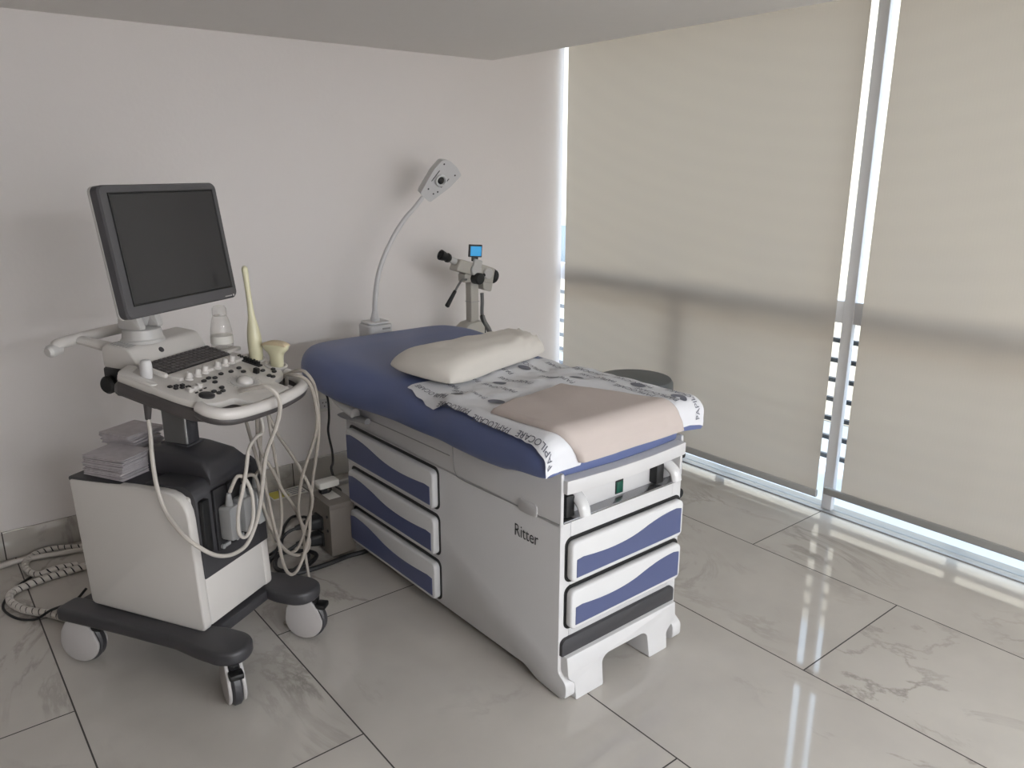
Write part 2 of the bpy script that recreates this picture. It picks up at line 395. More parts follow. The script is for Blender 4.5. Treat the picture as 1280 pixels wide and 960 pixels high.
# outside
mb = MB(); mb.box(3.24, 3.75, -4, 5.2, -.2, -.005, 0); o = struct('ground', mb, 'ground')
rl = thing('balcony_railing', 'dark metal railing seen through the gap between the blinds', 'railing', (3.6, 1.5, 0))
mb = MB()
for k in range(8): mb.box(3.588, 3.612, -4, 5.2, .075+k*.1, .098+k*.1, .004)
obj('rail', mb, 'rail', rl, (-3.6, -1.5, 0))
for k in range(8):
    y = -3.9+k*1.29; mb = MB(); mb.box(3.58, 3.62, y-.02, y+.02, -.006, .80, .004); obj('post', mb, 'rail', rl, (-3.6, -1.5, 0))
bl = thing('building', 'pale beige building faintly seen outside through the blinds', 'building', (22, 8, -6))
mb = MB(); mb.box(22, 30, -14, 34, -6, 13, .02); obj('facade', mb, 'facade', bl, (-22, -8, 6))
for k in range(9):
    for z in (-2.5,):
        mb = MB(); y = -12+k*5; mb.box(21.95, 22.05, y, y+2.4, z, z+1.8, .02); obj('window', mb, 'facade_glass', bl, (-22, -8, 6))
mb = MB(); mb.box(3.76, 60, -40, 60, -6.4, -6.02, 0); o = struct('ground', mb, 'pave'); 

# ------------------------------------------------------------------ exam table
TR = math.radians(.9)
tb = thing('exam_table', 'white examination table with blue cushion and blue-fronted drawers', 'examination table', (1.5675, 2.04, 0), TR)
bx0, bx1, by0, by1 = -.248, .272, -.592, .64
mb = MB()
low = rpoly([(by0, .02), (by0, .552), (by1, .552), (by1, .075), (by1-.04, .055)], .006, 2)
mb.prism([(by0, .14), (by0, .552), (by1, .552), (by1, .05), (-.40, .05), (-.40, .14)], bx0+.04, bx1-.04, 'x', .003, 2)
for x0, x1 in ((bx0, bx0+.0402), (bx1-.0402, bx1)):      # side cheeks running down beside the step
    mb.prism(rpoly([(by0, .552), (by0, .085), (by0-.035, .06), (by0-.035, .015), (by0-.01, .004), (-.50, .012), (-.44, .034), (by1, .034), (by1, .552)], [.004, .012, .014, .012, .006, .01, .01, .01, .006], 3), x0, x1, 'x', .004, 2)
mb.box(bx0, bx0+.012, by0, by1, .54, .70, .003)        # upper cheeks
mb.box(bx1-.012, bx1, by0, by1, .54, .70, .003)
mb.box(bx0+.01, bx1-.01, -.555, by1, .54, .70, .003)
obj('body', mb, 'white', tb)
mb = MB(); mb.box(bx0+.03, bx1-.03, -.38, by1-.03, 0, .055, .002); obj('plinth', mb, 'dark', tb)
# raised line work on the side panel
for P_, r_ in (([(bx0, -.085, .66), (bx0, -.088, .585), (bx0, -.098, .553), (bx0, -.13, .541), (bx0, -.3, .543), (bx0, -.588, .552)], .0016),
               ([(bx0, .60, .590), (bx0, .3, .598), (bx0, -.067, .603)], .0018), ([(bx1, .60, .590), (bx1, .3, .598), (bx1, -.067, .603)], .0018)):
    mb = MB(); mb.tube(P_, r_, 6, 5); obj('panel_seam', mb, 'grey_plastic', tb)
mb = MB(); mb.prism(rrect(-.497, -.414, .538, .578, .012), bx0-.004, bx0+.004, 'x', .002); obj('latch_tab', mb, 'white', tb)
# printed name on the side
mb = MB(); sz = .056; wd = text_width('Ritter', sz)
add_text(mb, 'Ritter', sz, lambda x, y: Vector((bx0-.0012, -.394-x*(.108/wd), .451+y+x*.02)))
lab(obj('lettering', mb, 'black_ink', tb), 'black printed name on the white side panel')

def wavy(a0, a1, zlo, ztop_hi, ztop_lo, hi_first):
    """outline of the blue inlay: straight bottom, S-curved top, rounded corners"""
    n = 18; top = []
    for i in range(n+1):
        t = i/n
        s = t if hi_first else 1-t
        e = 1/(1+math.exp((s-.30)*14))
        z = ztop_lo + (ztop_hi-ztop_lo)*e - .012*math.sin(PI*min(1, max(0, (s-.35)/.65)))
        top.append((a0+(a1-a0)*t, z))
    top[0] = (a0, top[0][1]-.006); top[-1] = (a1, top[-1][1]-.006)
    return rpoly([(a0, zlo)], 0) + rpoly([(a1, zlo)], 0) + top[::-1]

def drawer(face, a0, a1, z0, z1, zc):
    """face 'side' (on -x) or 'front' (on -y)"""
    ax = 'x' if face == 'side' else 'y'; s = bx0 if face == 'side' else by0
    mb = MB(); mb.prism(rrect(a0-.008, a1+.008, z0-.006, z1+.010, .024), s-.0015, s+.004, ax, 0)  # proud black slab standing in for the shadow gap round the drawer
    obj('drawer_shadow_gap', mb, 'black', tb)
    # drawer front with a scooped grip above the inlay
    mb = MB(); mb.prism(rrect(a0, a1, z0, z1, .02), s-.024, s+.002, ax, .007, 3)
    d = obj('drawer', mb, 'white_gloss', tb)
    hi_first = face != 'side'
    ia0, ia1 = a0+.017, a1-.012
    if face == 'side': ia0, ia1 = a0+.017, a1-.006
    zz = z1-.020
    poly = wavy(ia0, ia1, z0+.014, zz, z0+.62*(z1-z0), False)
    mb = MB(); mb.prism(poly, s-.0258, s-.02, ax, .0012, 1)
    i = obj('inlay', mb, 'inlay', d); lab(i, 'blue wavy inlay panel')
    return d
for z0, z1 in ((.392, .530), (.222, .360), (.052, .190)):
    drawer('side', 0.004, .603, z0, z1, 0)
for z0, z1 in ((.372, .496), (.222, .346)):
    drawer('front', -.222, .262, z0, z1, 0)

# pull-out step at the front
mb = MB()
st = rpoly([(-.236, .140), (-.236, .075), (-.212, .055), (-.212, 0), (-.098, 0), (-.096, .078), (-.076, .092), (.088, .092), (.106, .080), (.110, 0), (.196, 0), (.197, .055), (.244, .085), (.248, .140)], [.004, .012, .012, .006, .006, .014, .014, .014, .014, .006, .006, .012, .012, .004], 3)
SHR = Matrix(((1, 0, 0, 0), (0, 1, .12, -.026), (0, 0, 1, 0), (0, 0, 0, 1)))
mb.prism(st, -.608, -.45, 'y', .004, 2, SHR)
stp = obj('step', mb, 'white', tb)
mb = MB(); mb.prism(rrect(-.243, .254, .138, .192, [.018, .018, .004, .004]), -.604, -.45, 'y', .006, 2); lab(obj('step_pad', mb, 'dark', stp), 'black rubber tread')
mb = MB(); mb.box(-.09, .10, -.5, -.46, 0.0, .09, .001); obj('step_rail', mb, 'steel_dark', stp)

# open compartment under the foot end
mb = MB(); mb.box(bx0+.012, bx1-.012, by0, -.55, .549, .556, .001); obj('compartment_shelf', mb, 'steel', tb)
mb = MB(); mb.box(.010, .038, -.560, -.555, .565, .600, .002); sw = obj('power_switch', mb, 'green', tb); lab(sw, 'green rocker switch')
mb = MB(); mb.box(.007, .041, -.557, -.550, .561, .604, .002); obj('switch_frame', mb, 'black', sw)
# foot extension: white bow-fronted bar with blue pad on it
mb = MB()
bow = [(bx0+.008+(bx1-bx0-.016)*i/16, by0-.016-.014*math.sin(PI*i/16)) for i in range(17)]
mb.prism(bow+[(bx1-.008, by0+.20), (bx0+.008, by0+.20)], .643, .683, 'z', .003, 2)
ft = obj('foot_extension', mb, 'white', tb)
mb = MB(); bow2 = [(bx0+.012+(bx1-bx0-.024)*i/16, by0-.006-.014*math.sin(PI*i/16)) for i in range(17)]
mb.prism([(x_, y_+.020) for x_, y_ in bow2]+[(bx1-.012, by0+.20), (bx0+.012, by0+.20)], .683, .730, 'z', .012, 3); lab(obj('foot_pad', mb, 'vinyl', ft), 'blue vinyl foot pad')
# stirrup arms folded in the compartment
for sx, xc in ((-1, -.165), (1, .215)):
    mb = MB()
    path = [(xc, -.545, .622), (xc, -.555, .624), (xc+.004*sx, -.565, .617), (xc+.008*sx, -.60, .596), (xc+.008*sx, -.612, .566)]
    P = smooth(path, 5); secs = []
    for i, p in enumerate(P):
        t = i/(len(P)-1); a = (P[min(i+1, len(P)-1)]-P[max(i-1, 0)]).normalized(); n = Vector((0, -a.z, a.y)); ww = .024*(1-.2*t); hh = .018*(1-.25*t)
        secs.append([p+Vector((ww*math.cos(q), 0, 0))+n*hh*math.sin(q) for q in [2*PI*k/14 for k in range(14)]])
    mb.loft(secs); s1 = obj('stirrup', mb, 'white_gloss', tb)
    mb = MB(); mb.box(xc-.055 if sx < 0 else xc-.055, xc-.022 if sx < 0 else xc-.02, -.585, -.552, .560, .625, .006); obj('stirrup_bracket', mb, 'black', s1)
# side knob, head bracket
mb = MB(); mb.cyl((bx1, -.56, .62), (bx1+.018, -.56, .62), .014, bev=.003); mb.cyl((bx1+.018, -.56, .62), (bx1+.04, -.56, .62), .009, .014, bev=.003); obj('side_knob', mb, 'rubber', tb)
mb = MB()
secs = []
for i in range(13):
    t = i/12; y = .755-.25*t; z = .682+.030*math.sin(PI*min(1, t*1.25))-.13*max(0, t-.45)
    ww, hh = .020+.010*math.sin(PI*t), .013+.008*t
    secs.append([Vector((-.362+.085*t+ww*math.cos(q), y, z+hh*math.sin(q))) for q in [2*PI*k/12 for k in range(12)]])
mb.loft(secs); obj('back_release_lever', mb, 'lgrey', tb)
mb = MB()
secs = []
for i in range(11):
    t = i/10; y = .625-.20*t; ww = .012+.020*math.sin(PI*min(1, .15+t)); hh = .006+.006*t
    secs.append([Vector((-.270+ww*math.cos(q), y, .580+.018*t+hh*math.sin(q))) for q in [2*PI*k/12 for k in range(12)]])
mb.loft(secs); obj('paddle_lever', mb, 'grey_plastic', tb)
mb = MB(); mb.prism(rpoly([(bx0+.03, .34), (bx0+.01, .56), (bx0-.075, .70), (bx0-.02, .765), (bx1+.02, .765), (bx1+.075, .70), (bx1-.01, .56), (bx1-.03, .34)], .04, 5), .682, .735, 'z', .012, 3); obj('back_support', mb, 'white', tb)

# cushion -----------------------------------------------------------
CW, CX, CY0, CY1, CR = .345, .0, -.628, .80, .06
def ztop(y):
    a = .822 + .024*max(0, min(1, (y-.05)/.55))
    return a - .010*math.exp(-((y+.06)/.07)**2)
def cw(y):
    r = .16; q = max(0, min(1, (y-.12)/.45)); CWy = CW+.060*q*q*(3-2*q); a = CWy
    if y > CY1-r: d = y-(CY1-r); a = CWy-r+math.sqrt(max(0, r*r-d*d)) if d < r else CWy-r
    a -= .010*math.exp(-((y+.09)/.07)**2)
    return a
def zbot(y): return .665+.03*max(0, min(1, (y-.45)/.35)) + .022*max(0, min(1, (-.35-y)/.28))
mb = MB(); secs = []
def csec(y, drop=0., wsc=1., up=0.):
    zt, zb, wv = ztop(y)-drop, zbot(y)+up, cw(y)*wsc
    h = zt-zb; p = []
    prof = [(0, 0), (.35, 0), (.62, 0), (.80, .015), (.90, .075), (.96, .19), (.99, .33), (1.0, .48), (.99, .66), (.96, .82), (.90, .94), (.80, 1.), (.5, 1.), (0, 1.)]
    k = max(0, min(1, (-.44-y)/.10))
    def zz_(a, d): return zt-d*h if d < .8 else zt-d*h+(.095*k*max(0, min(1, (.93-a)/.12)))
    for a, d in prof: p.append((a*wv, zz_(a, d)))
    for a, d in prof[-2:0:-1]: p.append((-a*wv, zz_(a, d)))
    return [Vector((CX+x, y, z)) for x, z in p]
for i in range(6):
    q = PI/2*i/5; y = CY0+CR*(1-math.sin(q)); secs.append((y, CR*.8*(1-math.cos(PI/2-q)) if 0 else CR*.9*(1-math.sin(q)), .93+.07*math.sin(q)))
ys = [(CY0+.0, .075, .90, .03), (CY0+.006, .042, .955, .012), (CY0+.022, .018, .985, .003), (CY0+.05, .003, 1, 0)]
y = CY0+.09
while y < CY1-.20: ys.append((y, 0, 1, 0)); y += .05
for t in (.2, .16, .12, .085, .055, .03, .012, .003): ys.append((CY1-t, .02*max(0, 1-t/.055)**2*1.2 + (.02 if t < .005 else 0), 1, .045*max(0, 1-t/.08)))
mb.loft([csec(*a) for a in ys])
cu = obj('cushion', mb, 'vinyl', tb, sharp=3.0, subd=2); lab(cu, 'blue vinyl upholstered cushion')

# ---- sheets that follow the cushion
TM = Matrix.Translation((1.5675, 2.04, 0)) @ Matrix.Rotation(TR, 4, 'Z')
def arc(u, half, r):
    s = 1 if u >= 0 else -1; a = abs(u); flat = half-r
    if a <= flat: return u, 0.
    t = a-flat
    if t < r*PI/2: return s*(flat+r*math.sin(t/r)), r*(1-math.cos(t/r))
    return s*half, r+(t-r*PI/2)
def surf(u, v, off=.004, wr=0.):
    """u across, v along (v=0 is the front top edge); returns table-local point lying on the cushion"""
    yf = CY0
    r = .045
    if v < r*PI/2:
        t = r*PI/2-v
        if t < r*PI/2: y = yf+r-r*math.sin(t/r); dz = r*(1-math.cos(t/r))
        if v < 0: y = yf; dz = r-v
    else: y = yf+r+(v-r*PI/2); dz = 0
    x, dx = arc(u, cw(max(y, CY0+.02))+.002, .058)
    z = ztop(y)-.0 - dz - dx
    nx = 0 if dx == 0 else min(1, dx/.058)*(1 if u > 0 else -1); ny = 0 if dz == 0 else -min(1, dz/.045)
    n = Vector((nx, ny, 1-.8*max(abs(nx), abs(ny))))
    n.normalize()
    w = wr*(noise.noise(Vector((x*9, y*7, 3.3)))+.5*noise.noise(Vector((x*22, y*16, 1.2))))
    return Vector((x, y, z)) + n*(off+max(w, -.002))
def sheet_wr(v): return .003 + .015*max(0, min(1, (v-.30)/.15))
def psurf(u, v, extra=0.): return surf(u, v, .0045+extra, sheet_wr(v))

# white printed sheet: u limits vary along v
def pl_left(v):
    pts = [(-.105, -.335), (-.06, -.345), (0, -.352), (.06, -.348), (.12, -.342), (.30, -.338), (.44, -.330), (.50, -.322), (.545, -.345), (.60, -.335), (.72, -.318)]
    for (a, b), (c, d) in zip(pts, pts[1:]):
        if a <= v <= c: u = b+(d-b)*(v-a)/(c-a); break
    else: u = pts[-1][1]
    return u + .006*noise.noise(Vector((v*30, 1, 0)))
def pl_right(v):
    return .290 + .020*max(0, min(1, (.12-v)/.1)) - .012*max(0, min(1, (v-.2)/.5)) + .007*noise.noise(Vector((v*22, 7, 0)))
def v_front(s):   # lower edge of the wrap at the front, s 0..1 across
    return (-.044 if s < .2 else -.030) + .018*max(0, 1-s/.07) - .012*max(0, (s-.9)/.1)
t = thing('exam_paper', 'white printed paper sheet with grey ovals, spread over the blue cushion', 'paper sheet', TM @ Vector((0, -.2, .83)), TR)
SH = (0, .2, -.83)
mb = MB(); nu, nv = 96, 110; g = []
for j in range(nv+1):
    row = []
    for i in range(nu+1):
        s = i/nu; v0 = v_front(s); v = v0+(.715-v0)*j/nv
        a, b = pl_left(max(v, -.1)), pl_right(v)
        row.append(mb.bm.verts.new(psurf(a+(b-a)*s, v)))
    g.append(row)
for a, b in zip(g, g[1:]):
    for i in range(nu): mb.bm.faces.new((a[i], a[i+1], b[i+1], b[i]))
obj('sheet', mb, 'paper', t, SH, sharp=3)
s_ = .027
def word(u0, v0, size=s_, txt='PAPILOCARE'):
    mb = MB(); add_text(mb, txt, size, lambda x, y: psurf(u0-y, v0+x*1.08, .0016)); obj('lettering', mb, 'ink', t, SH)
for u, v0 in ((-.322, -.015), (-.325, .18), (-.316, .37), (-.285, .53), (-.21, .43), (-.19, .60), (-.10, .42), (-.09, .62), (.0, .46), (.05, .62), (.11, .38), (.17, .58), (.22, .30), (.25, .50),
              (.288, -.02), (.268, .185), (.225, .05), (.262, .37), (.20, .12), (-.22, .14)):
    word(u, v0)
for u, v, a in ((-.245, .535, .2), (-.06, .565, .1), (.085, .47, .1), (.245, .235, 0), (.245, .07, 0), (.16, .43, .2), (-.215, .385, .4), (.13, .66, 0)):
    mb = MB()
    vs = [mb.bm.verts.new(psurf(u+.019*math.cos(q)*math.cos(a)-.028*math.sin(q)*math.sin(a), v+.019*math.cos(q)*math.sin(a)+.028*math.sin(q)*math.cos(a), .0018)) for q in [2*PI*k/24 for k in range(24)]]
    mb.bm.faces.new(vs); obj('oval_emblem', mb, 'ink', t, SH)

# folded beige drape
t = thing('drape_sheet', 'folded beige drape lying over the foot end of the printed sheet', 'drape', TM @ Vector((0, -.35, .84)), TR)
SH = (0, .35, -.84)
def dlin(pts, v):
    if v <= pts[0][0]: return pts[0][1]
    for (a, b), (c, d) in zip(pts, pts[1:]):
        if v <= c: t_ = (v-a)/(c-a); return b+(d-b)*t_
    return pts[-1][1]
def dl(v): return dlin([(-.04, -.225), (-.01, -.238), (.03, -.264), (.07, -.282), (.15, -.291), (.30, -.300)], v)
def drt(v): return dlin([(-.04, .205), (.0, .192), (.06, .168), (.2, .108), (.38, .035)], v)
def dback(s): return .305+.085*s**.8 + .006*math.sin(s*5)
mb = MB(); g = []; nu, nv = 60, 60; TH_ = .014
def dpt(s, q, lift):
    vb = dback(s); v = -.034+(vb+.034)*q
    a, b = dl(v), drt(v); e = min(s/.03, 1) if s < .5 else min((1-s)/.02, 1)
    e = min(e, min((1-q)/.03, 1))
    u = a+(b-a)*s
    return psurf(u, v, 0) + Vector((0, 0, 0)) + (Vector((0, -.35, 1)).normalized() if v > 0 else Vector((0, -1, .12)).normalized())*(lift*(.35+.65*math.sqrt(max(0, e))) + .0035*noise.noise(Vector((u*9, v*5, 0)))*(1 if lift > .004 else 0))
top = [[mb.bm.verts.new(dpt(i/nu, j/nv, TH_+.005)) for i in range(nu+1)] for j in range(nv+1)]
bot = [[mb.bm.verts.new(dpt(i/nu, j/nv, .0025)) for i in range(nu+1)] for j in range(nv+1)]
for j in range(nv):
    for i in range(nu):
        mb.bm.faces.new((top[j][i], top[j][i+1], top[j+1][i+1], top[j+1][i])); mb.bm.faces.new((bot[j][i], bot[j+1][i], bot[j+1][i+1], bot[j][i+1]))
for j in range(nv):
    mb.bm.faces.new((top[j][0], top[j+1][0], bot[j+1][0], bot[j][0])); mb.bm.faces.new((top[j][nu], bot[j][nu], bot[j+1][nu], top[j+1][nu]))
for i in range(nu):
    mb.bm.faces.new((top[0][i], bot[0][i], bot[0][i+1], top[0][i+1])); mb.bm.faces.new((top[nv][i], top[nv][i+1], bot[nv][i+1], bot[nv][i]))
obj('cloth', mb, 'drape', t, SH, sharp=1.2)

# pillow
Pc = [(-.330, .245), (-.250, -.088), (.300, .050), (.355, .262)]   # head-left, foot-left, foot-right, head-right (table local)
mb = MB(); nu, nv = 40, 24; up, dn = [], []
def ppt(s, q, sgn):
    a = Vector(Pc[1]).lerp(Vector(Pc[2]), s); b = Vector(Pc[0]).lerp(Vector(Pc[3]), s)
    S, Q = 2*s-1, 2*q-1; S2, Q2 = S*math.sqrt(1-.20*Q*Q), Q*math.sqrt(1-.34*S**4)
    a = Vector(Pc[1]).lerp(Vector(Pc[2]), (S2+1)/2); b = Vector(Pc[0]).lerp(Vector(Pc[3]), (S2+1)/2); p = a.lerp(b, (Q2+1)/2)
    e = (max(0, 1-abs(2*s-1)**5.5))**.42*(max(0, 1-abs(2*q-1)**4.2))**.42
    # pull edges in between the corners
    pull = .022*(1-(2*s-1)**2)*(2*q-1)*-1; p = p+(b-a).normalized()*pull
    pull = .016*(1-(2*q-1)**2)*(2*s-1)*-1; p = p+(Vector(Pc[2])-Vector(Pc[1])).normalized()*pull
    base = ztop(p.y)+.007
    corner = .004*(abs(2*s-1)**4*abs(2*q-1)**4)
    wr = .006*noise.noise(Vector((s*9, q*5, 2)))*(1-e*.4)+.006*noise.noise(Vector((s*26, q*8, 5)))*max(0, s-.45)*5
    if sgn > 0: z = base+.020*(1-e)+.088*e+wr*e*1.3+corner
    else: z = base+.020*(1-e)+corner*.8 - .002
    return Vector((p.x, p.y, z))
up = [[None]*(nu+1) for _ in range(nv+1)]; dn = [[None]*(nu+1) for _ in range(nv+1)]
for j in range(nv+1):
    for i in range(nu+1):
        s, q = .5-.5*math.cos(PI*i/nu), .5-.5*math.cos(PI*j/nv)
        up[j][i] = mb.bm.verts.new(ppt(s, q, 1))
        dn[j][i] = up[j][i] if (i in (0, nu) or j in (0, nv)) else mb.bm.verts.new(ppt(s, q, -1))
for j in range(nv):
    for i in range(nu):
        mb.bm.faces.new((up[j][i], up[j][i+1], up[j+1][i+1], up[j+1][i])); mb.bm.faces.new((dn[j][i], dn[j+1][i], dn[j+1][i+1], dn[j][i+1]))
o = obj('pillow', mb, 'pillow', None, (0, -.1, -.83), sharp=3); o.location = TM @ Vector((0, .1, .83)); o.rotation_euler = (0, 0, TR)
tag(o, 'flat cream pillow lying across the exam table cushion', 'pillow')


# ------------------------------------------------------------------ ultrasound machine
MON_YAW = 0.
UO = Vector((.578, 2.001, 0)); UT = math.radians(31)
UM = Matrix.Translation(UO) @ Matrix.Rotation(UT, 4, 'Z')
def us(x, y, z): return UM @ Vector((x, y, z))
um = thing('ultrasound_machine', 'white and charcoal ultrasound machine on a wheeled cart with a tilted monitor', 'ultrasound machine', UO, UT)

# base frame with two side rails
mb = MB()
railL = [(-.022, .64), (.062, .64), (.070, .30), (.072, .15), (.088, .07), (.086, .0), (.066, -.035), (.02, -.05), (-.022, -.035), (-.040, .01), (-.034, .09), (-.018, .18), (-.016, .4)]
railR = [(.385-x, y) for x, y in railL][::-1]
for rl_ in (railL, railR): mb.prism(rpoly(rl_, .02, 3), .148, .192, 'z', .012, 3)
mb.box(.03, .355, .10, .62, .150, .185, .006)
obj('base_frame', mb, 'dark', um)

def caster(x, y, rot, zt=.15):
    mt = Matrix.Translation((x, y, 0)) @ Matrix.Rotation(rot, 4, 'Z')   # rolls along local x
    R = .070
    mb = MB(); mb.lathe([(0, -.013), (.030, -.013), (R-.006, -.014), (R, -.008), (R, .008), (R-.006, .014), (.030, .013), (0, .013)], (0, 0, R), (0, 1, 0), 36, mt)
    wh = obj('caster', mb, 'dark', um)
    for s in (-1, 1):
        prof = []
        for k in range(21):
            a = PI*1.02*k/20 + PI*.99
            prof.append(((R-.006)*math.cos(a), R+(R-.006)*math.sin(a)))
        prof += [(.050, .112), (.024, zt), (-.034, zt), (-.058, .11)]
        mb = MB(); a, b = (.0145, .026) if s > 0 else (-.026, -.0145); mb.prism(prof, a, b, 'y', .005, 2, mt); obj('wheel_guard', mb, 'guard', wh)
    mb = MB(); mb.box(-.034, .046, -.0135, .0135, .132, .154, .005, 2, mt); mb.box(.040, .074, -.020, .020, .112, .130, .005, 2, mt); mb.cyl((0, 0, .14), (0, 0, .18), .014, mtx=mt); obj('brake_pedal', mb, 'black', wh)
caster(.018, .012, math.radians(-128)); caster(.372, .006, math.radians(-80)); caster(.022, .585, math.radians(-78)); caster(.36, .59, math.radians(-60))

# body
mb = MB()
side = rpoly([(.112, .188), (.130, .622), (.565, .606), (.548, .196)], [.02, .085, .01, .02], 6)
mb.prism(side, .038, .070, 'x', .007, 3)
mb.prism(rpoly([(.112, .188), (.118, .352), (.22, .352), (.30, .606), (.565, .606), (.548, .196)], [.02, .01, .0, .0, .01, .02], 4), .320, .352, 'x', .007, 3)
mb.prism(rpoly([(.128, .200), (.140, .60), (.575, .595), (.552, .205)], .01, 3), .06, .33, 'x', .002)
mb.prism(rpoly([(.114, .196), (.120, .352), (.2, .352), (.2, .196)], .006, 2), .068, .322, 'x', .004)
obj('body', mb, 'cart', um)
mb = MB()
mb.prism(rpoly([(.116, .345), (.124, .60), (.15, .628), (.30, .622), (.30, .58), (.16, .58), (.16, .345)], [.004, .03, .03, .0, .0, 0, .0], 4), .068, .322, 'x', .004)
mb.box(.042, .348, .235, .572, .598, .613, .006); mb.box(.066, .348, .16, .30, .598, .613, .006); mb.prism(rpoly([(.116, .345), (.124, .60), (.15, .628), (.33, .610), (.26, .345)], [.004, .03, .03, 0, 0], 4), .310, .352, 'x', .006)
mb.prism(rpoly([(.120, .56), (.128, .60), (.20, .625), (.34, .64), (.36, .60), (.16, .58)], .01, 3), .318, .356, 'x', .006)
obj('top_cover', mb, 'dark', um)
mb = MB(); mb.prism(rpoly([(.072, .425), (.076, .585), (.103, .588), (.103, .425)], .004, 2), .108, .124, 'y', .001); obj('drive_slot', mb, 'black', um)
for x in (.132, .192, .252):
    mb = MB(); mb.prism(rrect(x-.004, x+.050, .405, .600, .006), .112, .122, 'y', .002); p = obj('probe_port', mb, 'darker', um)
    mb = MB(); mb.cyl((x+.010, .113, .418), (x+.010, .104, .418), .007); mb.box(x+.018, x+.040, .104, .114, .412, .424, .003); obj('port_latch', mb, 'grey_plastic', p)
# pedestal hump and column
mb = MB()
hump = []
for y, zt_, xx0, xx1 in ((.130, .625, .140, .325), (.142, .655, .142, .318), (.165, .680, .146, .305), (.24, .698, .150, .292), (.32, .702, .155, .288), (.37, .69, .158, .280), (.38, .62, .16, .28)):
    hump.append([Vector((px, y, pz)) for px, pz in rrect(xx0, xx1, .608, zt_, [.035, .02, .003, .003] if zt_ > .64 else .003)])
mb.loft(hump); obj('pedestal', mb, 'dark', um, sharp=.9)
mb = MB(); mb.prism(rrect(.188, .243, .245, .335, .008), .69, .89, 'z', 0); cl = obj('column', mb, 'steel_dark', um)
mb = MB(); mb.box(.1935, .2375, .2432, .25, .70, .885, .001); mb.box(.182, .249, .239, .341, .69, .704, .003); obj('column_trim', mb, 'dark', cl)

# control panel, tilted
al = math.atan(.22); ca, sa = math.cos(al), math.sin(al)
PM = Matrix(((1, 0, 0, 0), (0, ca, -sa, 0), (0, sa, ca, .893), (0, 0, 0, 1)))
def pv(y): return y/ca
mb = MB()
out = [(.018, .30), (.018, .10), (.026, .05), (.052, .012), (.075, .004), (.125, .0), (.135, -.058), (.30, -.056), (.305, .004), (.372, .018), (.402, .05), (.414, .11), (.418, .17), (.405, .225), (.375, .31)]
mb.prism(rpoly([(x, pv(y)) for x, y in out], .012, 3), -.022, 0, 'z', .006, 2, PM)
mb.box(.088, .102, pv(.20), pv(.30), -.005, .012, .005, 2, PM)           # raised rims round the keyboard
mb.prism([(.10, pv(.160)), (.37, pv(.160)), (.375, pv(.204)), (.098, pv(.204))], -.006, .009, 'z', .006, 2, PM)
con = obj('console', mb, 'cart', um)
mb = MB(); inn = [(.016, .30), (.016, .10), (.024, .048), (.052, .010), (.125, -.001), (.135, -.056), (.30, -.054), (.305, .002), (.374, .016), (.404, .05), (.416, .11), (.419, .17), (.405, .225), (.375, .31)]
mb.prism(rpoly([(x, pv(y)) for x, y in inn], .012, 3), -.060, -.022, 'z', .010, 3, PM); mb.box(.10, .34, .2, .40, .862, .885, .006); obj('console_underside', mb, 'band', um)
# front handle
hp = [(.030, .035, -.012), (.024, .0, -.012), (.040, -.036, -.012), (.085, -.058, -.012), (.20, -.073, -.012), (.32, -.066, -.012), (.378, -.044, -.012), (.402, -.005, -.012), (.404, .035, -.012)]
mb = MB(); P = smooth([PM @ Vector((x, pv(y), z)) for x, y, z in hp], 6)
mb.tube(P, .0165, 14, 0); fh = obj('front_handle', mb, 'cart_gloss', um)
mb = MB(); mb.tube([p+Vector((0, .004, -.016)) for p in P], .0145, 12, 0); obj('handle_underside', mb, 'band', fh)
# left holder arm with clip
mb = MB(); mb.prism(rpoly([(.022, pv(.18)), (.022, pv(.30)), (.085, pv(.325)), (.098, pv(.295)), (.052, pv(.28)), (.045, pv(.18))], .012, 3), -.030, .004, 'z', .006, 2, PM); obj('left_probe_holder', mb, 'cart', um)
mb = MB(); mb.prism(rpoly([(.018, pv(.16)), (.018, pv(.305)), (.085, pv(.33)), (.098, pv(.295)), (.052, pv(.28)), (.045, pv(.16))], .012, 3), -.062, -.030, 'z', .006, 2, PM); obj('holder_band', mb, 'band', um)
# right holder well
mb = MB()
for cx_, cy_ in ((.404, .150), (.408, .075)):
    mb.lathe([(.034, -.012), (.036, .004), (.030, .006), (.026, .004), (.024, -.008)], (cx_, pv(cy_), 0), (0, 0, 1), 28, PM)
obj('probe_holder_ring', mb, 'cart', um)
# keyboard
mb = MB(); mb.box(.104, .368, pv(.206), pv(.298), -.004, .006, .003, 2, PM); kb = obj('keyboard', mb, 'black', um)
mb = MB()
for r_ in range(6):
    for c_ in range(15):
        x = .1085+c_*.0172; v = pv(.2095)+r_*.0148
        if r_ == 0 and 4 <= c_ <= 8:
            if c_ == 4: mb.box(x, x+.0172*5-.003, v, v+.012, .004, .0095, .0015, 1, PM)
            continue
        mb.box(x, x+.0142, v, v+.012, .004, .0095, .0015, 1, PM)
lab(obj('keys', mb, 'band', kb), 'dark grey keys')
# knobs in the row in front of the keyboard
for x, y in ((.122, .150), (.160, .153), (.192, .156), (.246, .158), (.281, .160), (.314, .162)):
    mb = MB(); mb.lathe([(.012, 0), (.012, .004), (.0085, .007), (.0075, .020), (.006, .022), (0, .022)], (x, pv(y), .004), (0, 0, 1), 20, PM); mb.box(x-.002, x+.002, pv(y)-.009, pv(y)+.009, .01, .027, .001, 1, PM); obj('knob', mb, 'cart_gloss', um)
